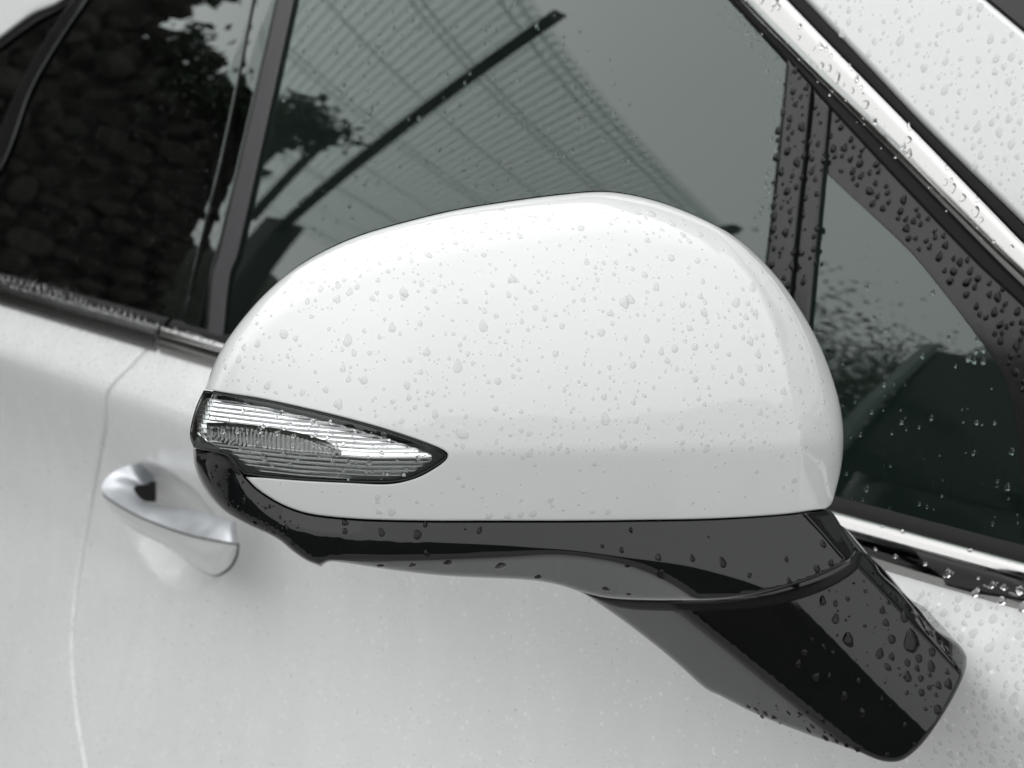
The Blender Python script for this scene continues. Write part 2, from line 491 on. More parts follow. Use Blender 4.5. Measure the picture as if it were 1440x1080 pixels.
# ------------------------------------------------------------------ the car
car = empty('car', (-0.9, 0.9, 0.0), 'white car seen from its side, wet with rain, dark windows and chrome trim', 'car')
CUP_X, CUP_Z = -1.285, 0.822

SHUT_PX = resample([(262, 430), (232, 463), (190, 508), (158, 541), (149, 556), (147, 600), (137, 660), (122, 740), (106, 840), (101, 910), (106, 990), (121, 1080), (150, 1210), (190, 1340)], 12, closed=False)
SHUT = on_side(SHUT_PX[:, 0], SHUT_PX[:, 1]); SHUT = SHUT[np.argsort(SHUT[:, 2])]
def shut_x(z):                       # joint between the two doors, traced down the panel
    return np.interp(z, SHUT[:, 2], SHUT[:, 0])

def door_skin(name, side, x_end, fine):
    zs = np.unique(np.concatenate([np.arange(0.24, 0.70, 0.02), np.arange(0.70, 0.9961, 0.0035), [0.9965]]))
    s = np.linspace(0, 1, 260 if fine else 110)
    s = s ** (1.35 if fine else 1.6)
    gap = 0.0015
    edge = shut_x(zs) + (gap if side > 0 else -gap)
    X = edge[:, None] + (x_end - edge)[:, None] * s[None]
    Z = np.repeat(zs[:, None], len(s), 1)
    O = side_out(X, Z) - (cup(X, Z) if side > 0 else 0)
    d = np.abs(X - edge[:, None])
    O = O - np.where(d < 0.004, 0.004 * (1 - np.sqrt(np.clip(1 - (1 - d / 0.004) ** 2, 0, 1))), 0)
    # folded flange at the joint
    Xf = edge[:, None] + np.zeros((1, 1)); Of = O[:, :1] - 0.004
    X = np.concatenate([Xf, X], 1); O = np.concatenate([Of, O], 1); Z = np.concatenate([Z[:, :1], Z], 1)
    nr, nc = X.shape
    V = np.stack([X.ravel(), -O.ravel(), Z.ravel()], 1)
    F = [(i*nc + j, i*nc + j + 1, (i+1)*nc + j + 1, (i+1)*nc + j) for i in range(nr - 1) for j in range(nc - 1)]
    if side < 0: F = [f[::-1] for f in F]
    o = new_obj(name, V, F, M_paint_wet, car)
    return o
front_door = door_skin('front_door', 1, -0.05, True)
rear_door = door_skin('rear_door', -1, -2.6, False)
# white jamb right behind the joint, so that the gap is closed
zs = np.linspace(0.24, 0.995, 90); sx = shut_x(zs)
V = [(x + dx, -side_out(x, z) + 0.0035, z) for x, z in zip(sx, zs) for dx in (-0.012, 0.012)]
new_obj('door_jamb', V, [(2*i, 2*i + 1, 2*i + 3, 2*i + 2) for i in range(89)], M_paint, car)
# sill under the doors, body underside
new_obj('sill', [(-2.6, -0.02, 0.23), (0.5, -0.02, 0.23), (0.5, -0.005, 0.16), (-2.6, -0.005, 0.16), (-2.6, 0.5, 0.17), (0.5, 0.5, 0.17), (-2.6, 0.5, 0.24), (0.5, 0.5, 0.24)],
        [(0, 3, 2, 1), (3, 4, 5, 2), (0, 1, 7, 6), (4, 6, 7, 5)], M_shell, car, False)
# front wing ahead of the door
xs = np.linspace(-0.045, 0.5, 30); zs = np.linspace(0.4, 0.99, 40)
V = [(x, -side_out(x, z), z) for z in zs for x in xs]
new_obj('front_wing', V, [(i*30 + j, i*30 + j + 1, (i+1)*30 + j + 1, (i+1)*30 + j) for i in range(39) for j in range(29)], M_paint, car)

def belt_px(x0, x1, z, n=20):
    xs = np.linspace(x0, x1, n)
    a, b, _ = project(np.stack([xs, -side_out(xs, z), np.full(n, z)], 1))
    return list(zip(a, b))

# --- front window, quarter window
fg = [(477, -300, 1), (436, -110), (413, 0), (333, 360), (323, 385), (314, 475, 1)] + [(a, b) for a, b in belt_px(-1.19, -0.62, 1.006, 8)] + \
     [(1052, 690, 1), (1072, 480), (1106, 90, 1), (1035, 12), (930, -100), (742, -300, 1)]
window = panel('front_window', fg, S(0.0), M_glass, front_door, step=26, er=0, thick=0.004, resm=14)
qg = [(1160, 140, 1), (1200, 182), (1366, 362), (1440, 432), (1560, 547), (1990, 958, 1), (1960, 944, 1), (1700, 868), (1560, 826), (1440, 793), (1172, 722, 1), (1128, 640), (1136, 450)]
panel('quarter_window', qg, S(0.0), M_glass, front_door, step=26, er=0, thick=0.004, resm=14)
frit = [(1160, 140, 1), (1200, 182), (1366, 362), (1440, 432), (1560, 547), (1990, 958, 1), (1960, 944, 1), (1700, 868), (1560, 828), (1447, 796, 1), (1441, 720), (1434, 650),
        (1426, 577), (1408, 522), (1373, 471), (1327, 411), (1280, 354), (1193, 272), (1165, 246, 1)]
panel('quarter_window_border', frit, S(0.0006), M_frit, front_door, step=26, er=1.2, ed=0.0003, thick=0.0004, resm=8)
# --- division bar between the two windows: two strips and a groove
barL = [(1108, 84, 1), (1141, 122, 1), (1119, 330), (1110, 420), (1098, 560), (1090, 700, 1), (1048, 690, 1), (1062, 560), (1074, 400), (1086, 300)]
barR = [(1143, 124, 1), (1167, 150, 1), (1148, 350), (1139, 450), (1130, 560), (1124, 712, 1), (1093, 702, 1), (1101, 560), (1113, 420), (1122, 330)]
panel('window_division_bar', barL, S(0.006), M_piano, front_door, step=16, er=4, ed=0.0016, thick=0.008, resm=7)
panel('quarter_window_seal', barR, S(0.0035), M_piano, front_door, step=16, er=6, ed=0.0022, thick=0.006, resm=7)
# --- A-pillar: inner rubber, chrome strip, outer rubber, white pillar, windscreen edge
def band(l0, l1, ext0=-110, ext1=1640):
    """quad-like band between two polylines given as lists"""
    return l0 + l1[::-1]
rub_lo = [(745, -300, 1), (925, -110), (1028, 0), (1110, 88), (1193, 180), (1365, 362), (1440, 432), (1640, 625), (2010, 980, 1)]
chr_lo = [(762, -300, 1), (940, -110), (1042, 0), (1124, 84), (1221, 180), (1397, 360), (1440, 402), (1640, 592), (2050, 985, 1)]
chr_up = [(826, -300, 1), (1003, -110), (1106, 0), (1188, 85), (1281, 180), (1427, 331), (1440, 344), (1640, 545), (2090, 985, 1)]
blk_up = [(852, -300, 1), (1030, -110), (1133, 0), (1214, 85), (1304, 180), (1440, 314), (1640, 515), (2125, 990, 1)]
panel('window_seal', band(rub_lo, chr_lo), S(0.004), M_rubber, front_door, step=20, er=5, ed=0.003, thick=0.006, resm=9)
panel('pillar_chrome_strip', band(chr_lo, chr_up), S(0.0125), M_chrome, front_door, step=12, er=21, ed=0.0035, thick=0.012, resm=7)
panel('pillar_seal', band(chr_up, blk_up), S(0.003), M_rubber, car, step=20, er=5, ed=0.003, thick=0.006, resm=9)
wht = [(852, -300, 1), (1030, -110), (1133, 0), (1214, 85), (1304, 180), (1440, 314), (1640, 515), (2125, 990, 1), (2300, 1010, 1), (2300, 790, 1), (1760, 325), (1500, 97), (1440, 46), (1385, 0), (1250, -112), (1020, -305, 1)]
def pillar_t(px, py):
    d = seg_dist(np.stack([px, py], -1), np.array([(1030, -110), (1133, 0), (1214, 85), (1304, 180), (1440, 314), (1640, 515)], float), False)
    return side_t(px, py, 0.006) - 0.00006 * d
panel('windscreen_pillar', wht, pillar_t, M_paint, car, step=18, er=9, ed=0.005, thick=0.012, resm=9)
scr = [(1020, -305, 1), (1250, -112), (1385, 0), (1440, 46), (1500, 97), (1760, 325), (2300, 790, 1), (2300, 200, 1), (1900, -305, 1)]
panel('windscreen_edge', scr, lambda a, b: pillar_t(a, b) + 0.01, M_piano, car, step=30, er=6, ed=0.003, thick=0.01, resm=12)

# --- rear windows, pillars
grey = [(453, -300, 1), (413, -110), (390, 0), (307, 360), (299, 385), (292, 472, 1), (313, 478, 1), (323, 385), (333, 360), (413, 0), (436, -110), (477, -300, 1)]
panel('door_pillar_strip', grey, S(0.004), M_pillar, front_door, step=14, er=4, ed=0.0015, thick=0.008, resm=9)
appl = [(418, -300, 1), (378, -110), (355, 15), (318, 200), (280, 360), (257, 466, 1), (290, 474, 1), (298, 385), (305, 360), (388, 0), (411, -110), (450, -300, 1)]
panel('rear_door_pillar_panel', appl, S(0.002), M_privacy, rear_door, step=20, er=2, ed=0.001, thick=0.004, resm=9)
panel('pillar_backing', appl, S(-0.004), M_shell, rear_door, step=30, er=0, thick=0.003, resm=14)
rg = [(416, -300, 1), (376, -110), (353, 15), (316, 200), (278, 360), (254, 466, 1), (130, 428), (0, 390), (-140, 350, 1), (-70, 330), (5, 235), (45, 130), (80, 67), (126, 0), (200, -110), (330, -300, 1)]
panel('rear_window', rg, S(0.0), M_privacy, rear_door, step=26, er=2, ed=0.001, thick=0.004, resm=14)
bar = [(328, -300, 1), (198, -110), (123, 0), (78, 67), (43, 130), (3, 235), (-72, 330, 1), (-105, 330, 1), (-12, 205), (22, 130), (56, 67), (100, 0), (175, -110), (303, -300, 1)]
panel('rear_window_bar', bar, S(0.004), M_piano, rear_door, step=14, er=6, ed=0.003, thick=0.006, resm=9)
rq = [(175, -110, 1), (100, 0), (56, 67), (22, 130), (-12, 205), (-105, 330, 1), (-260, 320, 1), (-200, 215), (-80, 125), (0, 66), (40, 40), (98, 0, 1)]
rq = [(100, 2, 1), (56, 67), (22, 130), (-12, 205), (-105, 330, 1), (-260, 320, 1), (-200, 215), (-80, 128), (0, 68), (50, 32)]
panel('rear_quarter_window', rq, S(0.0), M_privacy, rear_door, step=26, er=0, thick=0.004, resm=14)
seal = [(160, -80, 1), (100, 2), (50, 32), (0, 68), (-80, 128), (-200, 215, 1), (-215, 200, 1), (-90, 115), (0, 52), (45, 19), (86, 0), (140, -60, 1)]
panel('rear_window_seal', seal, S(0.004), M_rubber, rear_door, step=20, er=4, ed=0.002, thick=0.006, resm=9)
roof = [(140, -60, 1), (86, 0), (45, 19), (0, 52), (-90, 115), (-215, 200, 1), (-300, 120, 1), (-150, -90, 1)]
panel('roof_edge', [(300, -299, 1), (842, -299, 1), (700, -420, 1), (380, -420, 1)], S(0.008), M_paint, car, step=24, er=10, ed=0.006, thick=0.012, resm=12)
panel('roof_rail', roof, S(0.012), M_paint, car, step=20, er=14, ed=0.009, thick=0.012, resm=9)
# --- cabin behind the glass
new_obj('cabin_lining', [(-2.6, 0.42, 0.85), (0.3, 0.42, 0.85), (0.3, 0.5, 1.7), (-2.6, 0.5, 1.7),
                         (-2.6, 0.06, 0.85), (0.3, 0.06, 0.85), (0.3, 0.25, 1.7), (-2.6, 0.25, 1.7)],
        [(0, 1, 2, 3), (3, 2, 6, 7), (0, 4, 5, 1), (0, 3, 7, 4), (1, 5, 6, 2)], M_interior, car, False)

# --- belt mouldings (chrome, flat top and a tucked-in lower face)
def moulding(name, x0, x1, mat, parent, n=60, zc=0.9925, hh=0.0135, dep=0.010):
    xs = np.linspace(x0, x1, n)
    P = np.stack([xs, -side_out(xs, zc) - 0.001, np.full(n, zc)], 1)
    N = np.tile([0, -1.0, 0.18], (n, 1)); N /= np.linalg.norm(N[0])
    prof = []
    for a in np.linspace(-math.pi / 2, math.pi / 2, 22):
        u = math.sin(a); w = math.cos(a)
        # fuller near the top: sky catches the upper third only
        prof.append((hh * u, dep * (w ** 0.62) * (1.0 + 0.16 * u) - 0.001))
    prof += [(hh * 0.98, -0.004), (-hh * 0.98, -0.004)]
    return sweep(name, P, N, prof, mat, parent)
moulding('belt_moulding', -1.296, 0.0, M_chrome, front_door)
moulding('belt_moulding', -2.4, -1.304, M_darkchrome, rear_door)
# rubber lip between moulding and glass
def lip(name, x0, x1, parent):
    xs = np.linspace(x0, x1, 50); z = 1.0075
    P = np.stack([xs, -side_out(xs, z) - 0.0005, np.full(50, z)], 1)
    sweep(name, P, np.tile([0, -1.0, 0.2], (50, 1)), [(-0.004, 0), (-0.003, 0.005), (0.001, 0.004), (0.0045, 0.0)], M_rubber, parent)
lip('window_lip', -1.296, 0.0, front_door); lip('window_lip', -2.4, -1.304, rear_door)

# --- door handle
def handle():
    # station: seam, inner top edge, lower edge as (pixel x, pixel y, stand-off from the skin)
    st = [((335, 764, .043), (332, 736, .022), (331, 780, .030)),
          ((322, 762, .049), (331, 733, .024), (321, 798, .033)),
          ((300, 758, .052), (326, 731, .026), (301, 809, .034)),
          ((275, 753, .053), (303, 725, .027), (278, 800, .035)),
          ((250, 746, .053), (279, 718, .027), (256, 784, .036)),
          ((225, 737, .053), (254, 714.5, .027), (230, 766, .037)),
          ((200, 727, .053), (229, 712, .027), (205, 752, .038)),
          ((180, 717, .052), (212, 708.5, .027), (184, 741, .039)),
          ((163, 707, .051), (199, 702, .027), (166, 727, .040)),
          ((149, 697, .048), (191, 694, .026), (151, 710, .041)),
          ((143, 688, .043), (188, 688, .024), (144, 694, .039)),
          ((147, 676, .035), (190, 684, .020), (147, 677, .033)),
          ((160, 664, .024), (197, 682, .012), (161, 666, .022)),
          ((180, 655, .012), (207, 681, .004), (181, 657, .010)),
          ((206, 650, -.006), (218, 681, -.012), (207, 652, -.008))]
    def P3(q): return on_side([q[0]], [q[1]], 0.0)[0] * 0 + at(np.array([q[0]]), np.array([q[1]]), side_t(np.array([q[0]]), np.array([q[1]]), q[2]))[0]
    Sm = np.array([P3(a) for a, b, c in st]); T = np.array([P3(b) for a, b, c in st]); L = np.array([P3(c) for a, b, c in st])
    def densify(A, k=5):
        A = np.asarray(A); n = len(A); out = []
        for i in range(n - 1):
            p0, p1, p2, p3 = A[max(i-1, 0)], A[i], A[i+1], A[min(i+2, n-1)]
            for j in range(k):
                s = j / k
                out.append(0.5 * ((2*p1) + (-p0+p2)*s + (2*p0-5*p1+4*p2-p3)*s*s + (-p0+3*p1-3*p2+p3)*s**3))
        out.append(A[-1]); return np.array(out)
    Sm, T, L = densify(Sm), densify(T), densify(L)
    out = np.array([0, -1.0, 0.35])
    # chrome top: bulged strip from seam to inner edge, closed below
    def strip(name, A, B, bulge, mat, parent, inner):
        m = 9; V = []; F = []
        for i in range(len(A)):
            wd = np.linalg.norm(A[i] - B[i])
            for j in range(m):
                s = j / (m - 1)
                V.append(A[i] * (1 - s) + B[i] * s + np.array(bulge) * wd * (1 - (2*s - 1) ** 2))
            mid = (A[i] + B[i]) / 2 + np.array(inner) * wd * min(1.0, i / 26)
            V.append(mid)
        k = m + 1
        for i in range(len(A) - 1):
            for j in range(k):
                F.append((i*k + j, i*k + (j+1) % k, (i+1)*k + (j+1) % k, (i+1)*k + j))
        F.append(tuple(range(k))); F.append(tuple((len(A)-1)*k + j for j in range(k))[::-1])
        o = new_obj(name, V, F, mat, parent)
        import bmesh
        bm = bmesh.new(); bm.from_mesh(o.data); bmesh.ops.recalc_face_normals(bm, faces=bm.faces); bm.to_mesh(o.data); bm.free()
        o.data.polygons.foreach_set('use_smooth', [True] * len(o.data.polygons)); o.data.set_sharp_from_angle(angle=R(60))
        return o
    strip('door_handle', Sm + [0, 0.0012, -0.0012], L, (0, -0.07, 0.0), M_paint, front_door, (0, 0.35, 0.15))
    strip('handle_trim', Sm, T, (0, -0.02, 0.05), M_handlechrome, front_door, (0, 0.1, -0.14))
    circ = lambda r_: [(r_ * math.cos(a), r_ * math.sin(a)) for a in np.linspace(0, 2 * math.pi, 8, endpoint=False)]
    nrm = lambda n_: np.tile([0.0, -0.94, 0.34], (n_, 1))
    # seam between chrome and painted half, and a grey tube painting the shade under the lower edge
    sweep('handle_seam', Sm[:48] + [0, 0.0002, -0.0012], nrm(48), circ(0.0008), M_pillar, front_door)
    edge_shadeP = np.concatenate([Sm[:1] + [0, 0.0, -0.001], L[:46] + [0, 0.002, -0.0006]])
    sweep('handle_edge_shade', edge_shadeP, nrm(len(edge_shadeP)), circ(0.0011), M_pillar, front_door)
    panel('handle_gap_shade', [(184, 690), (190, 680), (219, 677, 1), (219, 706, 1), (200, 704)], S(-0.001), M_rubber, front_door, step=8, er=3, ed=0.001, thick=0.002, resm=4)  # black patch painting the shadowed gap behind the handle's end
M_handlechrome = principled('satin_handle_chrome', (0.54, 0.56, 0.585), 0.34, metal=0.92, rvar=(60, 0.30, 0.40))
handle()

# ------------------------------------------------------------------ the door mirror
MC = at(np.array([740.0]), np.array([520.0]), np.array([0.72]))[0]
NM = np.array([math.cos(R(25)), -math.sin(R(25)), 0.04]); NM /= np.linalg.norm(NM)
MPX = 0.72 / F_PX                                           # metres per photo pixel at the mirror
BACK = np.array([FWD[0], FWD[1], -0.02]); BACK /= np.linalg.norm(BACK)

def plane_t(px, py, W):
    D = rays(px, py)
    return (W - (CAM - MC) @ NM) / (D @ NM)

TOP = [(267, 613), (269, 595), (277, 570), (287, 548), (297, 522), (312, 490), (336, 455), (370, 416), (410, 381), (452, 355), (505, 332), (565, 314), (640, 296),
       (720, 283), (790, 274), (850, 270), (900, 277), (950, 292), (1000, 314), (1036, 335), (1070, 365), (1100, 399), (1126, 437),
       (1151, 482), (1170, 530), (1182, 574), (1186, 615), (1183, 655), (1175, 690), (1168, 710)]
TOPP = resample(TOP, 5, closed=False)
CREASE = [(250, 600), (460, 640), (630, 636), (800, 633), (1000, 630), (1130, 625), (1200, 620)]
RCREASE = [(985, 290), (1030, 345), (1062, 390), (1090, 445), (1110, 510), (1124, 580), (1130, 640), (1126, 700), (1120, 760)]

def W_cap(px, py, edge=True, side=True):
    px = np.asarray(px, float); py = np.asarray(py, float)
    bc = smooth_interp(CREASE, px, 121)
    v = (bc - py)                                            # pixels above the crease
    k = 5.0
    up = softmax0(v, k); dn = softmax0(-v, k)
    W = 0.03 - 0.040 * MPX * up - 0.00110 * MPX * up ** 2 - 0.47 * MPX * dn
    W = W - 0.045 * np.clip((620 - px) / 350, 0, 2) ** 2.2       # swept back towards the tip
    W = W - 0.010 * np.clip((px - 700) / 480, 0, 2) ** 2
    rc = px - smooth_interp(RCREASE, py, 51, axis=1)
    if not side: rc = rc - 1000
    W = W - 0.95 * MPX * softmax0(rc, 7.0)
    W = W + 0.0005 * np.exp(-((rc + 3) / 7.0) ** 2) - 0.0003 * np.exp(-((rc + 22) / 9.0) ** 2)
    if edge:
        Q = np.stack([px, py], -1).reshape(-1, 2)
        d = seg_dist(Q, TOPP, False).reshape(px.shape)
        r = np.interp(px, [270, 330, 450, 600, 900, 1050, 1190], [22, 30, 52, 66, 60, 34, 20])
        dep = np.interp(px, [270, 450, 900, 1050, 1190], [0.014, 0.024, 0.026, 0.016, 0.012])
        dep = dep * np.where(px > 1090, np.clip((716 - py) / 90, 0.2, 1.0), 1.0)
        W = W - round_drop(d, r, dep)
    return W
def t_cap(px, py): return plane_t(px, py, W_cap(px, py))

LENS_TOP = [(287, 549), (330, 556), (362, 561), (423, 574), (485, 589), (546, 606), (607, 627), (627, 638)]
LENS_BOT = [(625, 646), (601, 662), (576, 673), (546, 678), (485, 677), (423, 674), (371, 670), (343, 666)]
JOIN = [(343, 668), (362, 687), (393, 707), (423, 719), (454, 725), (515, 730), (607, 732), (680, 732), (800, 732), (900, 731), (1000, 729), (1100, 723), (1140, 719), (1164, 714)]

# the black lower housing is the part, everything else of the mirror hangs on it
BOT = [(272, 632), (273, 652), (281, 676), (296, 700), (317, 721), (347, 738), (378, 752), (394, 761), (411, 775), (430, 788), (451, 797, 1), (462, 790), (480, 791),
       (554, 802), (628, 810), (747, 816), (787, 823), (815, 832, 1), (850, 840), (887, 843), (960, 844), (1021, 842), (1075, 834), (1119, 822), (1155, 809),
       (1187, 793), (1200, 782), (1202, 771), (1188, 748), (1172, 722), (1164, 714, 1)]
BOTP = resample(BOT, 5, closed=False)
JOINP = resample([(272, 630), (301, 636), (322, 643), (335, 656)] + JOIN, 5, closed=False)
W1 = [(270, 4), (330, 9), (362, 20), (400, 23), (460, 25), (600, 28), (720, 33), (795, 40), (850, 47), (900, 53), (960, 62), (1000, 72), (1040, 85), (1080, 102), (1120, 121), (1160, 140), (1200, 160)]
W2 = [(270, 70), (445, 72), (480, 57), (600, 55), (700, 52), (776, 47), (813, 49), (850, 55), (887, 63), (924, 78), (958, 96), (1000, 130), (1200, 200)]
def W_low(px, py):
    px = np.asarray(px, float); py = np.asarray(py, float)
    Q = np.stack([px, py], -1).reshape(-1, 2)
    s = seg_dist(Q, JOINP, False).reshape(px.shape)
    w1 = smooth_interp(W1, px, 81); w2 = smooth_interp(W2, px, 81)
    b0 = smooth_interp([(272, 640)] + JOIN, px, 41)
    W = W_cap(px, np.minimum(b0, py), False, False) - 0.0016
    W = W + MPX * (0.44 * s - 0.315 * softmax0(s - w1, 1.6) - 2.2 * softmax0(s - w2, 1.8))
    # end facet next to the arm
    x0 = np.interp(py, [700, 724, 785, 830], [1118, 1134, 1189, 1225])
    W = W - 1.3 * MPX * softmax0(px - x0, 2.0)
    d = seg_dist(Q, BOTP, False).reshape(px.shape)
    W = W - round_drop(d, np.interp(px, [270, 330, 500, 1200], [16, 14, 6, 5]), np.interp(px, [270, 330, 500, 1200], [0.012, 0.010, 0.003, 0.002]))
    W = W - 0.020 * np.clip((345 - px) / 75, 0, 1) ** 2
    return W
def t_low(px, py): return plane_t(px, py, W_low(px, py))
low_poly = [(272, 631, 1), (301, 637), (322, 644), (335, 657), (343, 669, 1)] + [(a, b + 1) for a, b in JOIN[1:-1]] + [(1164, 715, 1)] + BOT[::-1][1:]
low_poly = low_poly[:-1] + [(272, 640)]
def off_line(Wt):
    c = np.array([(345, 669)] + JOIN[1:-1], float); T = np.gradient(c, axis=0); N = np.stack([-T[:, 1], T[:, 0]], 1); N /= np.linalg.norm(N, axis=1)[:, None]
    return [tuple(p + n * np.interp(p[0], *np.array(Wt, float).T)) for p, n in zip(c, N)]
LINE1, LINE2 = off_line(W1), off_line(W2)
mirror = panel('side_mirror', low_poly, t_low, M_black, car, step=5, er=3.0, ed=0.0008, thick=0.03, back=BACK, taper=0.96, resm=4,
               lines=[LINE1, LINE2, [(1118, 706), (1134, 724), (1189, 785), (1204, 802)]])
mirror['label'] = 'white capped door mirror on a gloss black arm, clear turn signal at its tip'

# white painted cap
cap_poly = [(288, 547, 1)] + TOP[4:-1] + [(1168, 710), (1160, 715, 1)] + JOIN[::-1][2:-1] + [(346, 671, 1)] + \
           [(371, 672), (423, 676), (485, 679), (546, 681), (578, 675), (603, 664), (627, 647), (629, 637)] + [(a, b - 1.5) for a, b in LENS_TOP[::-1][1:-1]]
panel('mirror_cap', cap_poly, t_cap, M_paint, mirror, step=8, er=2.6, ed=0.0010, thick=0.006, back=BACK, resm=4, lines=[[(632, 636), (800, 633), (1000, 630), (1128, 625)], RCREASE[:-1]])

# shell behind, and the mirror glass itself on the rear side
OUT = resample(TOP[2:] + [(1174, 716)] + BOT[::-1][1:], 7)
c2 = OUT.mean(0)
tO = np.where(OUT[:, 1] > 640, t_low(OUT[:, 0], OUT[:, 1]), t_cap(OUT[:, 0], OUT[:, 1])) + 0.004
inn = c2 + (OUT - c2) * 0.985
loops = []
for k, (sc_, dz) in enumerate([(0.972, 0.012), (0.96, 0.024), (0.94, 0.045), (0.89, 0.068), (0.82, 0.082), (0.79, 0.083), (0.78, 0.076)]):
    q = c2 + (OUT - c2) * sc_
    base = at(q[:, 0], q[:, 1], tO)
    lim = (CAM + rays(q[:, 0], q[:, 1]) * 1.0)
    tb = plane_t(q[:, 0], q[:, 1], np.full(len(q), -0.045))      # rear plane of the housing
    w = min(1, dz / 0.075)
    loops.append(at(q[:, 0], q[:, 1], tO * (1 - w) + tb * w + (0 if w < 1 else (dz - 0.075) * 0.6)))
nl = len(OUT)
V = np.concatenate(loops)
F = [(k*nl + i, k*nl + (i+1) % nl, (k+1)*nl + (i+1) % nl, (k+1)*nl + i) for k in range(len(loops) - 1) for i in range(nl)]
new_obj('mirror_shell', V, F, M_shell, mirror)
g = loops[-1]; gc = g.mean(0)
new_obj('mirror_glass', np.concatenate([g, [gc]]), [(i, (i+1) % nl, nl) for i in range(nl)], M_mirrorglass, mirror, False)

# --- turn signal
lens_poly = [(287, 549.5, 1)] + LENS_TOP[1:-1] + [(627, 639)] + LENS_BOT[:-1] + [(343, 666, 1), (335, 656), (322, 642), (301, 635), (273, 629, 1), (268, 613), (270, 595), (277, 571)]
def t_lens(px, py): return plane_t(px, py, W_cap(px, py) - 0.002 * np.clip((345 - np.asarray(px)) / 75, 0, 1) ** 2)
panel('turn_signal_lens', lens_poly, lambda a, b: t_lens(a, b) + 0.0006, M_lens, mirror, step=8, er=4, ed=0.0012, thick=0.0, resm=4)
panel('turn_signal_housing', lens_poly, lambda a, b: t_lens(a, b) + 0.010, M_pocket, mirror, step=14, er=0, thick=0.0, resm=5)
def rim(name, poly, w, tf, mat, parent):
    """gasket round the lens"""
    P = resample(poly, 4); n = len(P)
    T = np.roll(P, -1, 0) - np.roll(P, 1, 0); I = np.stack([T[:, 1], -T[:, 0]], 1); I /= np.linalg.norm(I, axis=1)[:, None]
    if not inside(P[:1] + I[:1] * 2, P)[0]: I = -I
    V = []; prof = [(-0.5, 0.004), (-0.2, -0.0002), (0.4, -0.0006), (1.0, -0.0002), (1.2, 0.006)]
    for (a, dt) in prof:
        q = P + I * a * w
        V.append(at(q[:, 0], q[:, 1], tf(P[:, 0], P[:, 1]) + dt))
    V = np.concatenate(V); k = len(prof)
    F = [(j*n + i, j*n + (i+1) % n, (j+1)*n + (i+1) % n, (j+1)*n + i) for j in range(k - 1) for i in range(n)]
    o = new_obj(name, V, F, mat, parent)
    return o
rim('turn_signal_gasket', lens_poly, 2.0, lambda a, b: t_lens(a, b) + 0.0006, M_black, mirror)
# stepped reflector
def reflector():
    top = [(276, 574), (290, 560), (330, 564), (362, 570), (423, 584), (485, 599), (546, 617), (585, 630), (608, 640)]
    bot = [(276, 608), (300, 628), (322, 634), (345, 653), (371, 665), (423, 670), (485, 673), (546, 673), (580, 665), (610, 646)]
    cols = np.arange(277, 608, 3.0)
    yt = np.interp(cols, *np.array(top).T); yb = np.interp(cols, *np.array(bot).T)
    skew = np.interp(cols, [284, 420, 520, 610], [-22, -7, 0, 0])          # ribs run level at the point, dip round the tip
    yc = 643.0
    per = 6.4
    rows = []
    for k in range(-16, 8):
        for (f, h) in ((0.0, 0.0), (0.10, 1.0), (0.86, 0.10), (0.9, 0.0)):
            rows.append((yc + (k + f) * per, h, k))
    V = []; n = len(cols)
    for (y, h, k) in rows:
        yy = np.clip(y + skew, yt, yb)
        # above the ridge the steps face up, below they face down
        hh = h if k < 0 else -h
        if k < 0:
            dt = 0.0010 * h
        else:
            dt = -0.0012 * h
        V.append(at(cols, yy, t_lens(cols, yy) + 0.0030 + dt - 0.0012 * (k >= 0)))
    V = np.array(V)
    def part(name, sel, mat):
        W = np.concatenate([V[j] for j in sel]); m = len(sel)
        new_obj(name, W, [(j*n + i, (j+1)*n + i, (j+1)*n + i + 1, j*n + i + 1) for j in range(m - 1) for i in range(n - 1)], mat, mirror, False)
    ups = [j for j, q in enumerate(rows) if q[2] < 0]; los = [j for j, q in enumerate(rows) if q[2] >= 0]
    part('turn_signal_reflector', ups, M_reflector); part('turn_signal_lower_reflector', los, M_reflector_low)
reflector()
BACKG = [(290, 594, 1), (330, 595), (380, 601), (430, 611), (466, 624), (480, 636), (466, 647), (430, 647), (380, 641), (330, 632), (292, 622, 1)]
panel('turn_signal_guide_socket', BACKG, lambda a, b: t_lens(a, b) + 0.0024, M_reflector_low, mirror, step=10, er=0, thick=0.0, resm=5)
guide = [(291, 598, 1), (330, 598), (380, 605), (430, 615), (464, 627), (477, 636), (464, 644), (430, 643), (380, 637), (330, 628), (293, 618, 1)]
def t_guide(px, py):
    px = np.asarray(px); per = np.interp(px, [290, 380, 480], [4.2, 6.0, 7.0])
    ph = np.interp(px, [290, 380, 480], [0, 17.6, 33.0])
    return t_lens(px, py) + 0.0016 + 0.0004 * np.cos(2 * math.pi * ph)
panel('turn_signal_light_guide', guide, t_guide, M_clear, mirror, step=1.7, er=7, ed=0.0020, thick=0.0004, resm=3, closed_back=True)

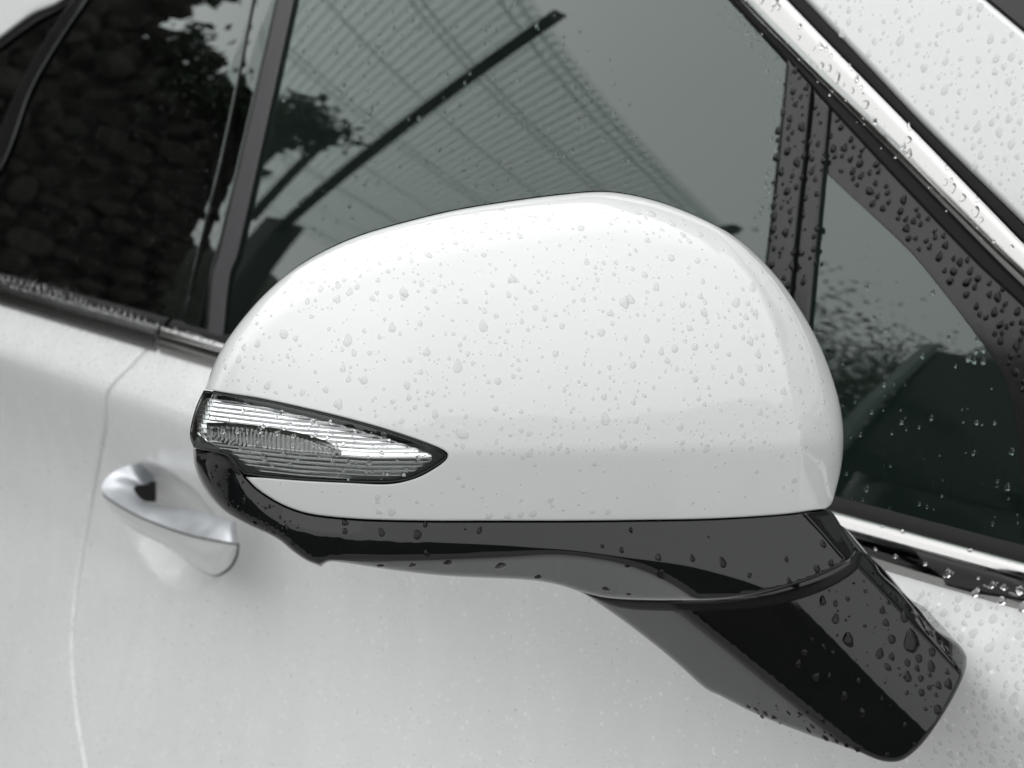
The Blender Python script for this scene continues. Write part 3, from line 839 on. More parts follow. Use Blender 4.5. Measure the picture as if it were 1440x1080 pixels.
# --- arm
def arm_t():
    def pt(a, b, t): return at(np.array([float(a)]), np.array([float(b)]), np.array([t]))[0]
    def st(a, b, off): return float(side_t(np.array([float(a)]), np.array([float(b)]), off)[0])
    planes = []
    def tp(a, b, k):
        p, n = planes[k]; D = rays(np.array([float(a)]), np.array([float(b)]))[0]
        return (p - CAM) @ n / (D @ n)
    def pl(a, b, c):
        n = np.cross(b - a, c - a); n /= np.linalg.norm(n)
        if n @ (CAM - a) < 0: n = -n
        planes.append((a, n)); return n
    R1 = pt(1133, 845, 0.815)
    n1 = np.array([0.74, -0.40, 0.54]); n1 /= np.linalg.norm(n1); planes.append((R1, n1))
    R2 = pt(1312, 1027, tp(1312, 1027, 0))
    g = (R2 - R1) / np.linalg.norm(R2 - R1)
    n2 = np.array([0.70, -0.70, 0.10]); n2 = n2 - (n2 @ g) * g; n2 /= np.linalg.norm(n2); planes.append((R1, n2))
    n3 = pl(pt(982, 878, tp(982, 878, 1)), pt(1212, 1066, tp(1212, 1066, 1)), pt(870, 872, tp(870, 872, 1) + 0.055))
    e0, e1 = pt(1212, 800, tp(1212, 800, 0)), pt(1322, 915, tp(1322, 915, 0)); ge = (e1 - e0) / np.linalg.norm(e1 - e0)
    n4 = np.array([0.45, 0.16, 0.88]); n4 = n4 - (n4 @ ge) * ge; n4 /= np.linalg.norm(n4); planes.append((e0, n4))
    def f(px, py):
        D = rays(px, py); k = np.array([0.0009, 0.0009, 0.004, 0.0012])
        t = None
        vals = []
        for (p, n) in planes:
            vals.append(((p - CAM) @ n) / (D @ n))
        a = 0.0008 * np.logaddexp(vals[0] / 0.0008, vals[1] / 0.0008)
        a = 0.0018 * np.logaddexp(a / 0.0018, vals[2] / 0.0018)
        a = 0.0010 * np.logaddexp(a / 0.0010, vals[3] / 0.0010)
        return a + 0.15e-7 * ((px - 1170) ** 2 + (py - 940) ** 2)
    return f
t_arm = arm_t()
ARM = [(812, 828, 1), (870, 838), (960, 838), (1060, 832), (1130, 812), (1180, 786), (1206, 772, 1), (1216, 776), (1229, 789), (1239, 806), (1267, 831), (1288, 852), (1317, 885), (1346, 904), (1358, 920), (1359, 936),
       (1353, 955), (1335, 990), (1310, 1029), (1290, 1053), (1266, 1070), (1240, 1070), (1202, 1055), (1137, 1033), (1064, 1004), (1014, 979), (992, 968), (956, 936), (920, 906), (870, 868)]
SEAL = [(813, 831, 1), (850, 841), (887, 845), (960, 846), (1021, 845), (1075, 838), (1119, 827), (1155, 815), (1187, 799), (1200, 787), (1206, 774, 1), (1212, 782), (1204, 802), (1165, 827), (1112, 846), (1060, 855), (1000, 859), (930, 859), (870, 854)]
panel('pivot_seal', SEAL, lambda a, b: t_arm(a, b) - 0.0022, M_rubber, mirror, step=6, er=4, ed=0.002, thick=0.006, back=BACK, resm=4)
panel('mirror_arm', ARM, t_arm, M_black, mirror, step=7, er=6, ed=0.0025, thick=0.05, back=BACK, taper=0.97, resm=4, lines=[[(960, 860), (982, 878), (1212, 1066)], [(1120, 832), (1133, 845), (1312, 1027)], [(1205, 792), (1322, 915), (1350, 945)]])

# ------------------------------------------------------------------ what the windows mirror: carport, stone wall, van, trees, bank
def tube(name, pts, w, h, mat, parent=None):
    """rectangular bar along a polyline"""
    P = np.asarray(pts, float); T = np.gradient(P, axis=0); T /= np.linalg.norm(T, axis=1)[:, None]
    A = np.cross(T, [0, 0, 1.0]); A /= np.linalg.norm(A, axis=1)[:, None]; B = np.cross(A, T)
    V, F = [], []
    w = np.broadcast_to(w, (len(P),)); h = np.broadcast_to(h, (len(P),))
    for i in range(len(P)):
        for (a, b) in ((-1, -1), (1, -1), (1, 1), (-1, 1)): V.append(P[i] + A[i] * a * w[i] / 2 + B[i] * b * h[i] / 2)
    for i in range(len(P) - 1):
        for j in range(4): F.append((i*4 + j, i*4 + (j+1) % 4, i*4 + 4 + (j+1) % 4, i*4 + 4 + j))
    F.append((3, 2, 1, 0)); e = 4 * (len(P) - 1); F.append((e, e+1, e+2, e+3))
    return new_obj(name, V, F, mat, parent, False)

M_poly = None
def carport():
    global M_poly
    m = bpy.data.materials.new('roof_polycarbonate'); m.use_nodes = True
    n, l = m.node_tree.nodes, m.node_tree.links; n.clear()
    o = n.new('ShaderNodeOutputMaterial'); a = n.new('ShaderNodeBsdfDiffuse'); b = n.new('ShaderNodeBsdfTranslucent'); mx = n.new('ShaderNodeMixShader')
    c = n.new('ShaderNodeBsdfTransparent'); m2 = n.new('ShaderNodeMixShader')
    a.inputs[0].default_value = (0.7, 0.74, 0.73, 1); b.inputs[0].default_value = (0.96, 0.985, 0.98, 1); c.inputs[0].default_value = (0.9, 0.95, 0.94, 1)
    mx.inputs[0].default_value = 0.95; m2.inputs[0].default_value = 0.10
    l.new(a.outputs[0], mx.inputs[1]); l.new(b.outputs[0], mx.inputs[2]); l.new(mx.outputs[0], m2.inputs[1]); l.new(c.outputs[0], m2.inputs[2]); l.new(m2.outputs[0], o.inputs[0])
    M_steel = principled('dark_green_steel', (0.012, 0.016, 0.014), 0.45)
    def shade(name, c):
        k = m.copy(); k.name = name
        for nd in k.node_tree.nodes:
            if nd.type == 'BSDF_TRANSLUCENT': nd.inputs[0].default_value = (c * 0.97, c, c * 0.99, 1)
        return k
    M_rib = shade('roof_rib', 0.91); M_purlin = shade('roof_purlin', 0.90)
    cp = empty('carport', (-8.0, -5.0, 0.0), 'open carport with pale corrugated roof on dark curved beams, mirrored in the front window', 'carport')
    K = np.array([-2.69, -0.33]); e = np.array([-0.293, -0.956]); u = np.array([-0.848, -0.53]); Z = 2.70
    ne, nu = 3.1, 5.5
    def zz(s): return Z + 0.0 * s
    # corrugated sheet
    m_e = 340; m_u = 6
    V = []
    for j in range(m_u + 1):
        s = nu * j / m_u
        for i in range(m_e + 1):
            d = ne * i / m_e
            p = K + e * d + u * s
            V.append((p[0], p[1], zz(s) + 0.006 * math.sin(2 * math.pi * d / 0.055)))
    F = [(j*(m_e+1) + i, j*(m_e+1) + i + 1, (j+1)*(m_e+1) + i + 1, (j+1)*(m_e+1) + i) for j in range(m_u) for i in range(m_e)]
    new_obj('roof_sheet', V, F, m, cp)
    # thin ribs where sheets are joined along the corrugation
    for d in np.arange(0.03, ne, 0.055):
        p = [K + e * d + u * s for s in np.linspace(0.02, nu - 0.02, 3)]
        tube('roof_rib', [(q[0], q[1], zz(s) - 0.010) for q, s in zip(p, np.linspace(0.02, nu - 0.02, 3))], 0.014, 0.004, M_rib, cp)
    for s in (0.03, 0.12, 0.55, 0.62, 1.15, 1.75, 1.84, 2.5, 3.2, 3.28, 4.1, 4.9, 5.0):
        a, b = K + u * s, K + u * s + e * ne
        tube('purlin', [(a[0], a[1], zz(s) - 0.035), (b[0], b[1], zz(s) - 0.035)], 0.011, 0.004, M_purlin, cp)
    def beam(p0, L, post=True):
        ss = np.linspace(0, L, 14); s0 = (np.array(p0) - K) @ np.linalg.inv(np.array([e, u]).T).T
        s0 = np.linalg.solve(np.array([e, u]).T, np.array(p0) - K)[1]
        P = [(p0[0] + u[0]*s, p0[1] + u[1]*s, zz(s0 + s) - 0.085 - 0.04 * s / L) for s in ss]
        tube('beam', P, np.interp(ss, [0, L], [0.04, 0.06]), np.interp(ss, [0, 0.15, L], [0.04, 0.06, 0.12]), M_steel, cp)
        if post:
            q = P[-1]
            tube('post', [(q[0], q[1] + 0.001, 0), (q[0], q[1], q[2] + 0.05)], 0.16, 0.16, M_steel, cp)
    beam((-2.80, -1.14), 5.2); beam((-4.84, -2.22), 2.8, False); beam((-3.30, -2.76), 5.2)
carport()

M_bark = principled('bark', (0.05, 0.04, 0.03), 0.9)
M_leaf = principled('leaf_green', (0.025, 0.042, 0.02), 0.6, cvar=(1.5, (0.012, 0.022, 0.012)))

def stone_wall():
    w = empty('stone_wall', (-4.6, -0.6, 0.0), 'dark retaining wall of rough stones held by wire netting, mirrored in the rear window', 'wall')
    m = principled('dark_stone', (0.13, 0.12, 0.102), 0.8, bump=(30, 0.8, 0.02), cvar=(7.0, (0.045, 0.042, 0.036)))
    core = principled('wall_core', (0.05, 0.046, 0.04), 0.9, cvar=(12.0, (0.02, 0.019, 0.017)))
    new_obj('wall_core', [(-4.62, y, z) for y, z in ((0.9, 0), (-1.98, 0), (-1.98, 2.5), (0.9, 2.5))] + [(-5.3, y, z) for y, z in ((0.9, 0), (-1.98, 0), (-1.98, 2.52), (0.9, 2.52))],
            [(0, 1, 2, 3), (7, 6, 5, 4), (0, 4, 5, 1), (1, 5, 6, 2), (2, 6, 7, 3), (3, 7, 4, 0)], core, w, False)
    new_obj('wall_core', [(-4.62, y, z) for y, z in ((0.9, 2.501), (-1.2, 2.501), (-1.2, 2.72), (0.9, 2.72))] + [(-5.3, y, z) for y, z in ((0.9, 2.501), (-1.2, 2.501), (-1.2, 2.73), (0.9, 2.73))],
            [(0, 1, 2, 3), (7, 6, 5, 4), (0, 4, 5, 1), (1, 5, 6, 2), (2, 6, 7, 3), (3, 7, 4, 0)], core, w, False)
    import bmesh
    protos = []
    for k in range(7):
        bm = bmesh.new(); bmesh.ops.create_icosphere(bm, subdivisions=2, radius=1.0)
        for v in bm.verts: v.co *= float(np.random.default_rng(100 * k + v.index).uniform(0.86, 1.12))
        r = np.random.default_rng(k)
        d = r.normal(size=(9, 3)); d /= np.linalg.norm(d, axis=1)[:, None]; lim = r.uniform(0.5, 0.86, 9)
        for v in bm.verts:
            c = np.array(v.co)
            for q, h in zip(d, lim):
                x = c @ q
                if x > h: c = c - q * (x - h)
            v.co = c
        me = bpy.data.meshes.new('stone'); bm.to_mesh(me); bm.free(); me.materials.append(m); protos.append(me)
    r = np.random.default_rng(3); n = 0
    rest_v, rest_f = [], []
    z = 2.98; row = 0
    while z > 0.04:
        hgt = r.uniform(0.075, 0.12); y = -2.02 + r.uniform(0, 0.06)
        while y < 0.8:
            wd = r.uniform(0.08, 0.165)
            top = z - 0.06 + (r.uniform(-0.02, 0.06) if row == 0 else 0)
            loc = (-4.60 + r.uniform(-0.05, 0.04), y + wd / 2, top + r.uniform(-0.025, 0.025)); sc_ = (r.uniform(0.05, 0.10), wd * r.uniform(0.45, 0.62), hgt * r.uniform(0.5, 0.78)); rot = r.uniform(-1.2, 1.2)
            me = protos[int(r.integers(7))]
            if top > 2.55 and y < -1.24: y += wd; continue
            if n < 300 and y < -0.75 and z > 1.15:
                o = bpy.data.objects.new('stone', me); COL.objects.link(o); o.location = loc; o.scale = sc_; o.rotation_euler = (rot, 0, 0)
                set_parent(o, w); n += 1
            else:
                base = len(rest_v)
                for v in me.vertices:
                    a = v.co.y * sc_[1]; b = v.co.z * sc_[2]
                    rest_v.append((loc[0] + v.co.x * sc_[0], loc[1] + a * math.cos(rot) - b * math.sin(rot), loc[2] + a * math.sin(rot) + b * math.cos(rot)))
                rest_f += [tuple(base + i for i in p.vertices) for p in me.polygons]
            y += wd * 1.0
        z -= hgt; row += 1
    tag(new_obj('wall_stones', rest_v, rest_f, m, w, False), kind='stuff')
    wire = principled('netting_wire', (0.10, 0.10, 0.10), 0.6, metal=0.3)
    V, F = [], []
    def seg(a, b, t=0.0016):
        a, b = np.array(a), np.array(b); d = b - a; d /= np.linalg.norm(d); s = np.cross(d, [1, 0, 0]); k = len(V)
        for p in (a, b):
            V.extend([p + s * t, p - s * t, p + np.array([t * 1.5, 0, 0])])
        F.extend([(k, k+1, k+4, k+3), (k+1, k+2, k+5, k+4), (k+2, k, k+3, k+5)])
    hx, hz = 0.105, 0.12
    for j in range(24):
        for i in range(28):
            y0 = -2.0 + i * hx + (hx / 2 if j % 2 else 0); z0 = 0.1 + j * hz * 0.86
            if z0 > 2.4 or y0 > 0.8: continue
            x0 = -4.50
            seg((x0, y0, z0), (x0, y0, z0 + hz * 0.55)); seg((x0, y0, z0 + hz * 0.55), (x0, y0 + hx / 2, z0 + hz * 0.86)); seg((x0, y0, z0 + hz * 0.55), (x0, y0 - hx / 2, z0 + hz * 0.86))
    new_obj('wire_netting', V, F, wire, w, False)
    V, F = [], []                                           # creeper along the top edge
    for i in range(5200):
        y = r.uniform(-2.1, 0.6); c = np.array([-4.58 + r.normal() * 0.10, y, (2.47 if y < -1.24 else 2.80) + r.normal() * 0.055 + 0.06 * math.sin(y * 9) + 0.04 * math.sin(y * 23)])
        d1 = r.normal(size=3); d1 /= np.linalg.norm(d1); d2 = np.cross(d1, r.normal(size=3)); d2 /= np.linalg.norm(d2); q = r.uniform(0.014, 0.034); k = len(V)
        V += [c - d1 * q, c + d2 * q * 0.6, c + d1 * q, c - d2 * q * 0.6]; F.append((k, k+1, k+2, k+3))
    tag(new_obj('creeper_leaves', V, F, M_leaf, w, False), kind='stuff')
stone_wall()

def van():
    v = empty('parked_van', (-2.12, -6.2, 0.0), 'tall dark van parked nose towards the car, mirrored in the quarter window', 'van')
    body = principled('dark_van_paint', (0.006, 0.010, 0.009), 0.3, coat=0.6, coat_rough=0.1)
    glass = principled('van_window', (0.004, 0.006, 0.0055), 0.15)
    trim = principled('van_pillar_trim', (0.22, 0.27, 0.25), 0.5)
    tyre = principled('van_tyre', (0.012, 0.012, 0.012), 0.8)
    lampm = principled('van_headlight', (0.35, 0.37, 0.37), 0.15)
    # half-width and front position by height
    zs = np.array([0.22, 0.35, 0.6, 0.9, 1.1, 1.25, 1.5, 1.8, 2.05, 2.2, 2.3, 2.36])
    hw = np.array([0.86, 0.93, 0.96, 0.97, 0.97, 0.965, 0.95, 0.925, 0.87, 0.79, 0.66, 0.42])
    yf = np.array([-2.62, -2.55, -2.52, -2.54, -2.56, -2.60, -2.65, -2.72, -2.80, -2.90, -3.02, -3.3])
    SC = 1.2; XC = -2.12; yf = yf * 1.0 - 1.05; YR = -9.0; zs = zs * SC; hw = hw * SC
    ring = 40; V = []
    for z, h, f in zip(zs, hw, yf):
        L = f - YR
        for i in range(ring):
            a = 2 * math.pi * i / ring
            c, s = math.cos(a), math.sin(a)
            sx = math.copysign(abs(c) ** 0.28, c); sy = math.copysign(abs(s) ** 0.22, s)
            V.append((XC + h * sx, (f + YR) / 2 + L / 2 * sy, z))
    F = [(k*ring + i, k*ring + (i+1) % ring, (k+1)*ring + (i+1) % ring, (k+1)*ring + i) for k in range(len(zs) - 1) for i in range(ring)]
    V.append((XC, (yf[-1] + YR) / 2, 2.40)); top = len(V) - 1; b = (len(zs) - 1) * ring
    F += [(b + i, b + (i+1) % ring, top) for i in range(ring)]
    new_obj('body', V, F, body, v)
    def fy(z): return float(np.interp(z, zs, yf))
    W = [(XC - 1.0, fy(1.52) + 0.02, 1.52), (XC + 1.0, fy(1.52) + 0.02, 1.52), (XC + 0.9, fy(2.46) + 0.03, 2.46), (XC - 0.9, fy(2.46) + 0.03, 2.46)]
    Wb = [(x, y - 0.05, z) for x, y, z in W]
    new_obj('windscreen', W + Wb, [(0, 1, 2, 3), (7, 6, 5, 4), (0, 4, 5, 1), (1, 5, 6, 2), (2, 6, 7, 3), (3, 7, 4, 0)], glass, v, False)
    for s in (-1, 1):
        tube('windscreen_pillar', [(XC + s * 1.05, fy(1.54) + 0.03, 1.54), (XC + s * 1.01, fy(1.98) + 0.035, 1.98), (XC + s * 0.93, fy(2.5) + 0.03, 2.5)], 0.12, 0.03, trim, v)
    for s in (-1, 1):
        cx = XC + s * 0.86
        hl = [(cx - 0.16, -3.55, 0.93), (cx + 0.16, -3.57, 0.95), (cx + 0.17, -3.59, 1.15), (cx - 0.14, -3.57, 1.10)]
        new_obj('headlight', [(x, y + 0.05, z) for x, y, z in hl] + [(x, y - 0.1, z) for x, y, z in hl], [(0, 1, 2, 3), (7, 6, 5, 4), (0, 4, 5, 1), (1, 5, 6, 2), (2, 6, 7, 3), (3, 7, 4, 0)], lampm, v, False)
        for yy in (-4.5, -7.8):
            n = 24; Vw = []; 
            for xo, rr in ((-0.10, 0.28), (-0.11, 0.33), (0.11, 0.33), (0.10, 0.28)):
                for i in range(n): Vw.append((XC + s * 1.04 + xo, yy + rr * math.cos(2*math.pi*i/n), 0.33 + rr * math.sin(2*math.pi*i/n)))
            Fw = [(k*n + i, k*n + (i+1) % n, (k+1)*n + (i+1) % n, (k+1)*n + i) for k in range(3) for i in range(n)] + [tuple(range(n)), tuple(range(3*n, 4*n))[::-1]]
            new_obj('wheel', Vw, Fw, tyre, v, False)
van()

def tree(loc, H, rad, seed, label, leaves=2600, ls=1.0):
    r = np.random.default_rng(seed)
    t = empty('tree', loc, label, 'tree', 'trees mirrored in the car windows')
    bark = M_bark; leaf = M_leaf
    P = np.array([(0, 0, 0), (0.05, 0.02, H * 0.3), (0.0, 0.1, H * 0.62), (0.08, 0.05, H * 0.9)]) + np.array(loc)
    n = 8; V = []
    for k, p in enumerate(P):
        rr = (0.16, 0.12, 0.08, 0.02)[k] * ls
        for i in range(n): V.append((p[0] + rr * math.cos(2*math.pi*i/n), p[1] + rr * math.sin(2*math.pi*i/n), p[2]))
    F = [(k*n + i, k*n + (i+1) % n, (k+1)*n + (i+1) % n, (k+1)*n + i) for k in range(3) for i in range(n)]
    for q in range(9):
        a = r.uniform(0, 6.28); z = r.uniform(0.3, 0.75) * H; k = len(V); e = np.array([math.cos(a), math.sin(a), 0.7]) * rad * r.uniform(0.5, 0.9)
        b = np.array(loc) + [0, 0.05, z]
        for (pp, rr) in ((b, 0.05), (b + e, 0.012)):
            for i in range(4): V.append((pp[0] + rr * math.cos(i*1.57), pp[1] + rr * math.sin(i*1.57), pp[2]))
        F += [(k + i, k + (i+1) % 4, k + 4 + (i+1) % 4, k + 4 + i) for i in range(4)]
    new_obj('trunk', V, F, bark, t)
    cl = []
    for q in range(26):
        a = r.uniform(0, 6.28); hh = r.uniform(0.28, 1.0); rr = rad * math.sin(math.pi * min(1, 0.12 + 0.88 * (1 - hh) + 0.15)) ** 0.7 * r.uniform(0.3, 1)
        cl.append(np.array(loc) + [rr * math.cos(a), rr * math.sin(a), hh * H])
    V, F = [], []
    for i in range(leaves):
        c = cl[int(r.integers(len(cl)))] + r.normal(size=3) * rad * 0.17
        d1 = r.normal(size=3); d1 /= np.linalg.norm(d1); d2 = np.cross(d1, r.normal(size=3)); d2 /= np.linalg.norm(d2)
        s = r.uniform(0.03, 0.07) * ls; k = len(V)
        V += [c - d1 * s, c + d2 * s * 0.5, c + d1 * s, c - d2 * s * 0.5]; F.append((k, k+1, k+2, k+3))
    new_obj('crown', V, F, leaf, t, False)
tree((-8.2, -9.2, 0), 4.3, 2.3, 1, 'dark leafy tree mirrored left of the van in the quarter window', 42000, 0.65)
tree((-4.9, -1.97, 0), 2.55, 0.20, 3, 'slim leafy tree at the end of the stone wall, mirrored beside the door pillar', 3600, 0.35)

# wooded bank ahead of the car, closing the horizon that the black arm mirrors
def bank():
    r = np.random.default_rng(5)
    V, F = [], []; n = 90
    for i in range(n):
        a = R(-175 + 200 * i / (n - 1)); 
        for (rad, h) in ((12.0, -0.05), (13.0, 1.5), (14.5, 2.4), (18.0, 3.1), (24.0, 3.6)):
            hh = h * (1 + 0.18 * math.sin(i * 0.7) + 0.12 * math.sin(i * 1.9 + 1) + r.uniform(-0.06, 0.06)) if h > 0 else h
            V.append((rad * math.cos(a), rad * math.sin(a) - 0.5, hh))
    for i in range(n - 1):
        for k in range(4): F.append((i*5 + k, (i+1)*5 + k, (i+1)*5 + k + 1, i*5 + k + 1))
    m = principled('bank_vegetation', (0.028, 0.036, 0.02), 0.9, bump=(6, 0.9, 0.2), cvar=(2.5, (0.014, 0.018, 0.012)))
    tag(new_obj('bank', V, F, m), kind='structure')
bank()

# ------------------------------------------------------------------ rain
def drop_mesh(seed, n=16, rings=(1.0, 0.97, 0.86, 0.66, 0.38), h=0.42, tear=0.0, wob=0.10):
    """one bead: unit footprint, +z away from the surface, -y is down the slope"""
    r = np.random.default_rng(seed)
    ph = r.uniform(0, 6.28, 4); am = r.normal(size=4) * wob * np.array([1, 0.8, 0.5, 0.35])
    V, F = [], []
    a = np.linspace(0, 2 * math.pi, n, endpoint=False)
    rad = 1 + sum(am[k] * np.cos((k + 2) * a + ph[k]) for k in range(4))
    def ring(s, z):
        x = rad * s * np.cos(a); y = rad * s * np.sin(a)
        y = np.where(y > 0, y * (1 + tear), y)
        x = x * np.where(y > 0, 1 - 0.35 * tear * np.clip(y / (1 + tear), 0, 1), 1)
        V.extend(zip(x, y, np.full(n, z)))
    ring(1.0, -0.12)
    for s in rings:
        ring(s, h * (1 - s * s) ** 0.62 if s < 1 else 0.02)
    V.append((0, 0, h)); top = len(V) - 1
    m = len(rings) + 1
    for k in range(m - 1):
        for i in range(n): F.append((k*n + i, k*n + (i+1) % n, (k+1)*n + (i+1) % n, (k+1)*n + i))
    b = (m - 1) * n
    F += [(b + i, b + (i+1) % n, top) for i in range(n)]
    F.append(tuple(range(n))[::-1])
    return np.array(V, float), F
VAR = [drop_mesh(10 + k, h=(0.36, 0.42, 0.5, 0.34, 0.45, 0.4)[k], tear=(0, 0, 0.35, 0.9, 0, 0.5)[k], wob=(0.05, 0.11, 0.08, 0.06, 0.15, 0.10)[k]) for k in range(6)]
SMALL = [drop_mesh(30 + k, n=9, rings=(1.0, 0.88, 0.5), h=0.45, wob=0.06) for k in range(3)]
M_wetted = principled('wetted_black_base', (0.005, 0.005, 0.0055), 1.0, spec=0.0)
BEAD_ME, DARK_ME = [], []
for V, F in VAR:
    me = bpy.data.meshes.new('water_drop'); me.from_pydata([tuple(v) for v in V], [], F); me.update()
    me.polygons.foreach_set('use_smooth', [True] * len(me.polygons)); me.materials.append(M_water); BEAD_ME.append(me)
    # the same bead on black plastic: its foot is the wetted, no longer mirroring plastic
    V2 = V.copy(); V2[V2[:, 2] < 0, 2] = 0.012
    md = bpy.data.meshes.new('water_drop'); md.from_pydata([tuple(v) for v in V2], [], F); md.update()
    md.polygons.foreach_set('use_smooth', [True] * len(md.polygons)); md.materials.append(M_water); md.materials.append(M_wetted)
    md.polygons[len(md.polygons) - 1].material_index = 1; md.polygons[len(md.polygons) - 1].use_smooth = False
    DARK_ME.append(md)

DROPS = []      # (radius px, radius m, position, normal, variant, flatness, twist, surface key)
def rain(key, tfun, pts, flat=1.0, lift=0.0):
    """pts: (px, py, radius px)"""
    pts = np.asarray(pts, float)
    X, N = surface(tfun, pts[:, 0], pts[:, 1], lift)
    dep = (X - CAM) @ FWD
    for p, x, n, d in zip(pts, X, N, dep):
        if not np.isfinite(n).all() or abs((n @ (CAM - x)) / np.linalg.norm(CAM - x)) < 0.06: continue
        DROPS.append((p[2], p[2] * d / F_PX, x, n, int(rng.integers(6)), flat * rng.uniform(0.8, 1.15), rng.normal() * 0.25, key))

def scatter(poly, n, rmed, sig, rmax, gap=1.1, dens=None, avoid=()):
    """irregular, non-overlapping spots inside a traced polygon; big ones first"""
    P = resample(poly, 8) if not isinstance(poly, np.ndarray) else poly
    lo, hi = P.min(0), P.max(0)
    rad = np.sort(np.minimum(rmed * np.exp(rng.normal(size=n) * sig), rmax))[::-1]
    out = []; grid = {}
    cs = rmax * 2.5
    cand = rng.uniform(lo, hi, size=(n * 8, 2)); ok = inside(cand, P)
    if dens is not None: ok &= rng.uniform(size=len(cand)) < dens(cand[:, 0], cand[:, 1])
    cand = cand[ok]; i = 0
    for r in rad:
        for _ in range(6):
            if i >= len(cand): return out
            c = cand[i]; i += 1
            k = (int(c[0] // cs), int(c[1] // cs)); good = True
            for dx in (-1, 0, 1):
                for dy in (-1, 0, 1):
                    for (q, rr) in grid.get((k[0] + dx, k[1] + dy), ()):
                        if (q[0] - c[0]) ** 2 + (q[1] - c[1]) ** 2 < ((r + rr) * gap) ** 2: good = False
            if good:
                grid.setdefault(k, []).append((c, r)); out.append((c[0], c[1], r)); break
    return out

# black arm: the beads one can point at
arm_drops = [(1157,846,6),(1175,850,4),(1192,842,4),(1241,859,5),(1246,876,5.5),(1254,899,7),(1282,906,13),(1237,921,6.5),(1254,924,5),(1292,926,6.5),(1276,932,5.5),
 (1310,939,6.5),(1311,917,6.5),(1290,940,4.5),(1277,953,6.5),(1295,954,5),(1308,950,3),(1296,974,5.5),(1307,967,4),(1320,964,5.5),(1334,962,7.5),(1317,978,3),(1319,998,7.5),
 (1302,997,3),(1193,901,9),(1175,872,6),(1249,939,5),(1264,940,2),(1266,949,2),(1332,945,4),(1272,869,7),(1295,872,6),(1305,890,5),(1330,912,5.5),(1346,938,4.5),(1338,926,5),
 (1142,898,3),(1131,917,5),(1122,934,5),(1147,952,6),(1166,950,3),(1159,910,3),(1171,917,3),(1207,958,4),(1187,980,5),(1240,982,3),(1212,1004,5),(1252,992,2),(1272,1020,3),(1286,1047,3.5),
 (1247,1061,3.5),(1052,994,4.5),(1063,998,4.5),(1076,1004,5.5),(1089,1009,4.5),(1109,1003,4),(1124,1004,5),(1135,1002,3),(1142,1022,5),(1137,1028,5),(1160,1038,6),(1176,1043,4.5),(1190,1049,4),(1206,1053,5),
 (1252,834,4),(1262,843,5),(1274,853,4.5),(1286,866,5),(1299,880,4.5),(1311,893,4.5),(1322,903,4),(1240,822,3.5),(1228,806,3)]
rain('mirror arm', t_arm, arm_drops, 0.75)
rain('mirror arm', t_arm, scatter([(1140, 850), (1210, 805), (1340, 920), (1315, 1010)], 60, 1.3, 0.5, 3), 0.7)
rain('mirror arm', t_arm, scatter([(1030, 990), (1100, 985), (1220, 1050), (1190, 1050)], 24, 1.6, 0.5, 4))
low_drops = [(996,755,2),(925,784,4.5),(974,786,4.5),(1017,793,6),(1106,787,3.5),(1158,766,5),(1149,800,6),(1169,792,5.5),(1054,809,4),(1110,817,4),(485,735,5),(485,747,4.5),(537,750,5),
 (587,752,7),(598,738,4),(674,747,4.5),(654,744,2),(887,746,3.5),(847,768,3),(874,774,4),(926,784,5),(600,779,5),(535,796,6),(580,796,6),(630,792,7.5),(704,797,9),(757,812,6),(852,829,6.5),(884,836,4.5),(882,797,5),(930,809,7)]
rain('lower housing', t_low, low_drops, 0.8)
rain('lower housing', t_low, scatter([(285, 650), (330, 665), (420, 735), (440, 775), (330, 720)], 40, 1.7, 0.5, 4))
# chrome pillar strip
z3 = lambda L: [(964 + a / 3, b / 3 - 3, r) for a, b, r in L]
rain('pillar chrome', S(0.0125), z3([(320,12,5),(375,22,5.5),(392,42,4),(362,50,3),(480,120,3.5),(478,168,3.5),(570,207,5),(592,215,4),(573,285,5),(605,298,5.5),(637,340,7),(720,345,4),(740,375,3),(703,393,4),
 (760,450,6.5),(797,525,4),(940,598,5.5),(918,633,4.5),(943,660,5.5),(940,540,3),(1095,783,4),(1125,805,6),(1168,843,6),(1222,905,7),(1245,937,4.5),(1375,1052,4),(1098,712,2.5),(1225,845,3),(693,290,3),(612,240,3),(540,215,2.5),(665,370,2.5)]), 0.9)
rain('pillar chrome', S(0.0125), scatter([(1046, 4), (1100, 2), (1424, 330), (1400, 358)], 50, 1.2, 0.4, 2.5))
# window division bar, ceramic border, glass
rain('division bar', S(0.006), scatter([(1108, 96), (1137, 128), (1118, 330), (1104, 440), (1080, 420)], 80, 3.4, 0.5, 7.0), 0.7)
rain('division bar', S(0.0035), scatter([(1146, 134), (1163, 152), (1142, 400), (1124, 400)], 34, 2.8, 0.45, 5.0), 0.7)
rain('quarter window border', S(0.0008), scatter([(1170, 160), (1205, 200), (1366, 370), (1436, 440), (1436, 560), (1400, 480), (1330, 390), (1240, 300), (1170, 230)], 165, 3.5, 0.42, 6.5, 1.05), 0.75)
rain('front window', S(0.0), scatter([(1000, 5), (1028, 8), (1104, 92), (1092, 230), (1075, 330), (1060, 320), (1085, 130)], 90, 2.0, 0.45, 4.5), 0.8)
rain('front window', S(0.0), scatter([(430, 10), (800, 10), (900, 270), (700, 280), (480, 335), (420, 330)], 300, 1.8, 0.4, 3.6), 1.1)
rain('quarter window', S(0.0), scatter([(1165, 240), (1240, 310), (1400, 500), (1432, 650), (1438, 780), (1200, 715), (1190, 600)], 90, 1.6, 0.5, 4.0), 0.8)
